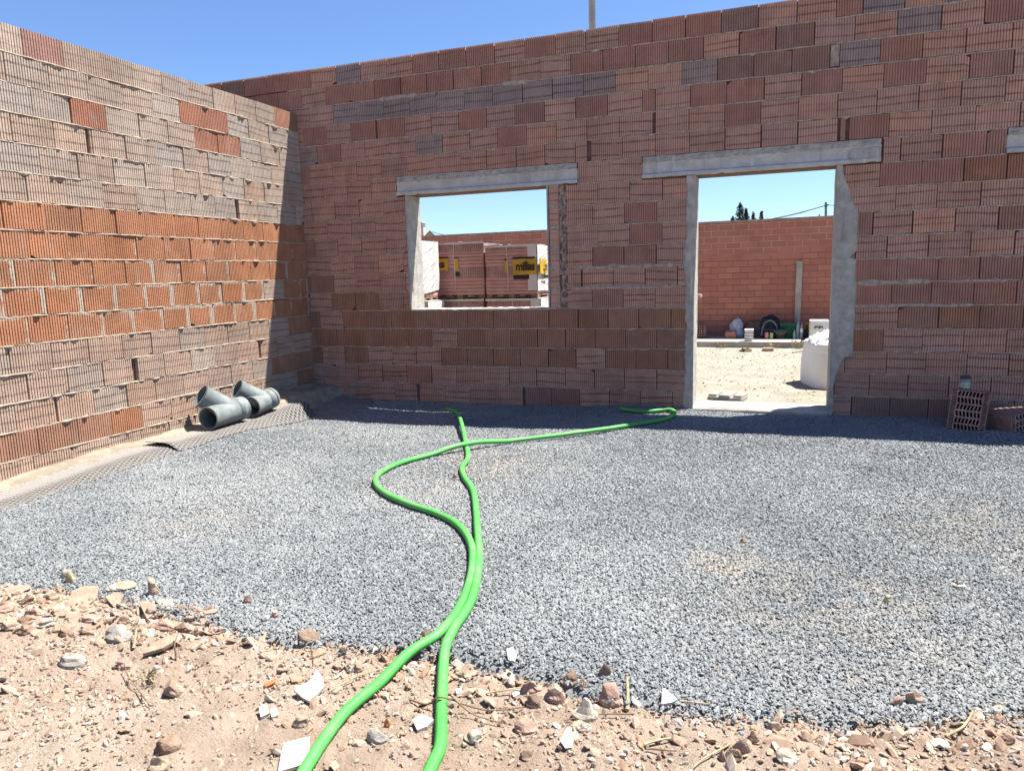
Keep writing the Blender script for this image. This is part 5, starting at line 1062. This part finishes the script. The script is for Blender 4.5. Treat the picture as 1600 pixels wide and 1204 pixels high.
stem([(515,1082,.004),(560,1062,.012),(610,1045,.008)], .003, M_STRAW, 'long straw stem lying left of the left hose')
stem([(640,1095,.004),(668,1106,.010),(686,1109,.042),(705,1112,.040),(760,1113,.006),(820,1107,.004)], .0035, M_TWIG, 'twig lying across the right hose')
stem([(705,1110,.05),(740,1122,.012),(790,1134,.006)], .003, M_TWIG, 'shorter twig slanting down from the right hose')
stem([(760,1085,.004),(810,1080,.010),(862,1070,.006)], .003, M_STRAW, 'straw stem lying left of the boxy pinkish stone')
stem([(980,1112,.0),(981,1098,.02),(979,1070,.03)], .007, M_STRAW, 'pale splinter at the right end of the stone cluster')
stem([(1478,1153,.004),(1505,1142,.012),(1520,1120,.02)], .0045, M_STRAW, 'curved straw coloured twig at the right, below the gravel edge')
stem([(1006,1166,.004),(1035,1160,.008),(1062,1156,.004)], .004, M_STRAW, 'straight pale stem right of the stone cluster near the bottom')
stem([(1010,1172,.004),(1055,1177,.006)], .003, M_TWIG, 'thin dark stem just below the straight pale one near the bottom')
stem([(1140,1165,.003),(1098,1190,.006),(1085,1200,.003)], .003, M_STRAW, 'thin straw stem running down at the right near the bottom edge')
stem([(1062,1101,.004),(1085,1102,.008),(1110,1103,.004)], .003, M_STRAW, 'thin straw beside the triangular white chip')
stem([(235,1105,.003),(215,1080,.01),(200,1062,.02),(196,1050,.03)], .0025, M_TWIG, 'thin bent stem rising beside the roundish tan stone at the left')
stem([(990,1118,.003),(940,1120,.008),(880,1128,.004)], .003, M_TWIG, 'dark root piece lying under the largest pale stone')
weed('dry_weed', on_ground(231, 1066, top), 14, .05, 'tiny tuft of dry grass beside the roundish tan stone', None, seed=31)
# small loose things on the gravel
rock(1480+20, 912, 18, 9, 'pale', 'pale flat pebble on the gravel at the far right', 77, 'odd pebbles out on the gravel', 'pebble'); rock(1386, 933, 12, 11, 'yellow', 'yellowish pebble on the gravel right of the tan dirt stain', 78, 'odd pebbles out on the gravel', 'pebble')
rock(712, 741, 9, 8, 'pink', 'pink pebble between the hoses near their crossing', 79, 'odd pebbles out on the gravel', 'pebble'); rock(1163, 842, 14, 9, 'tan', 'small tan pebble on the gravel below the doorway', 80, 'odd pebbles out on the gravel', 'pebble')
rock(100, 893, 18, 14, 'pale', 'cream pebble on the gravel at the left edge', 81, 'odd pebbles out on the gravel', 'pebble'); rock(428, 957, 12, 10, 'pink', 'reddish pebble on the gravel above the brown squarish stone', 82, 'odd pebbles out on the gravel', 'pebble')
# ------------------------------------------------------------------ light, sky, camera
SX, SY = .40, .265
scn = bpy.context.scene; w = bpy.data.worlds.new('World'); scn.world = w; w.use_nodes = True; nt = w.node_tree; bg = nt.nodes['Background']
sky = nt.nodes.new('ShaderNodeTexSky'); sky.sky_type = 'NISHITA'; sky.sun_disc = False; sky.sun_elevation = math.atan(1/math.hypot(SX, SY)); sky.sun_rotation = math.atan2(SX, SY)
sky.air_density = 1.0; sky.dust_density = .4; sky.ozone_density = 1.6; sky.altitude = 600
tint = nt.nodes.new('ShaderNodeMix'); tint.data_type = 'RGBA'; tint.blend_type = 'MULTIPLY'; tint.inputs[0].default_value = 1; tint.inputs[7].default_value = (.83, .985, 1.24, 1)
nt.links.new(sky.outputs[0], tint.inputs[6]); nt.links.new(tint.outputs[2], bg.inputs[0]); bg.inputs[1].default_value = .053
sd = bpy.data.lights.new('sun', 'SUN'); sd.energy = 5.0; sd.angle = math.radians(.55); sd.color = (1.0, .965, .875); so = bpy.data.objects.new('sun', sd); C.objects.link(so)
so.rotation_euler = Vector((-SX, -SY, -1)).to_track_quat('-Z', 'Y').to_euler(); so.location = (3, 4, 9)
cam = bpy.data.cameras.new('camera'); co = bpy.data.objects.new('camera', cam); C.objects.link(co); cam.sensor_width = 36; cam.lens = 36*FOC/1600; cam.clip_start = .05; cam.clip_end = 2000; cam.dof.use_dof = True; cam.dof.focus_distance = 6.8; cam.dof.aperture_fstop = 8.0
M4 = Matrix(((R_[0], U[0], -F[0], CAM[0]), (R_[1], U[1], -F[1], CAM[1]), (R_[2], U[2], -F[2], CAM[2]), (0,0,0,1))); co.matrix_world = M4; scn.camera = co
vs = scn.view_settings; vs.view_transform = 'Standard'; vs.look = 'None'; vs.exposure = 1.6; vs.gamma = 1.0; vs.use_curve_mapping = False
scn.cycles.max_bounces = 8; scn.cycles.diffuse_bounces = 5
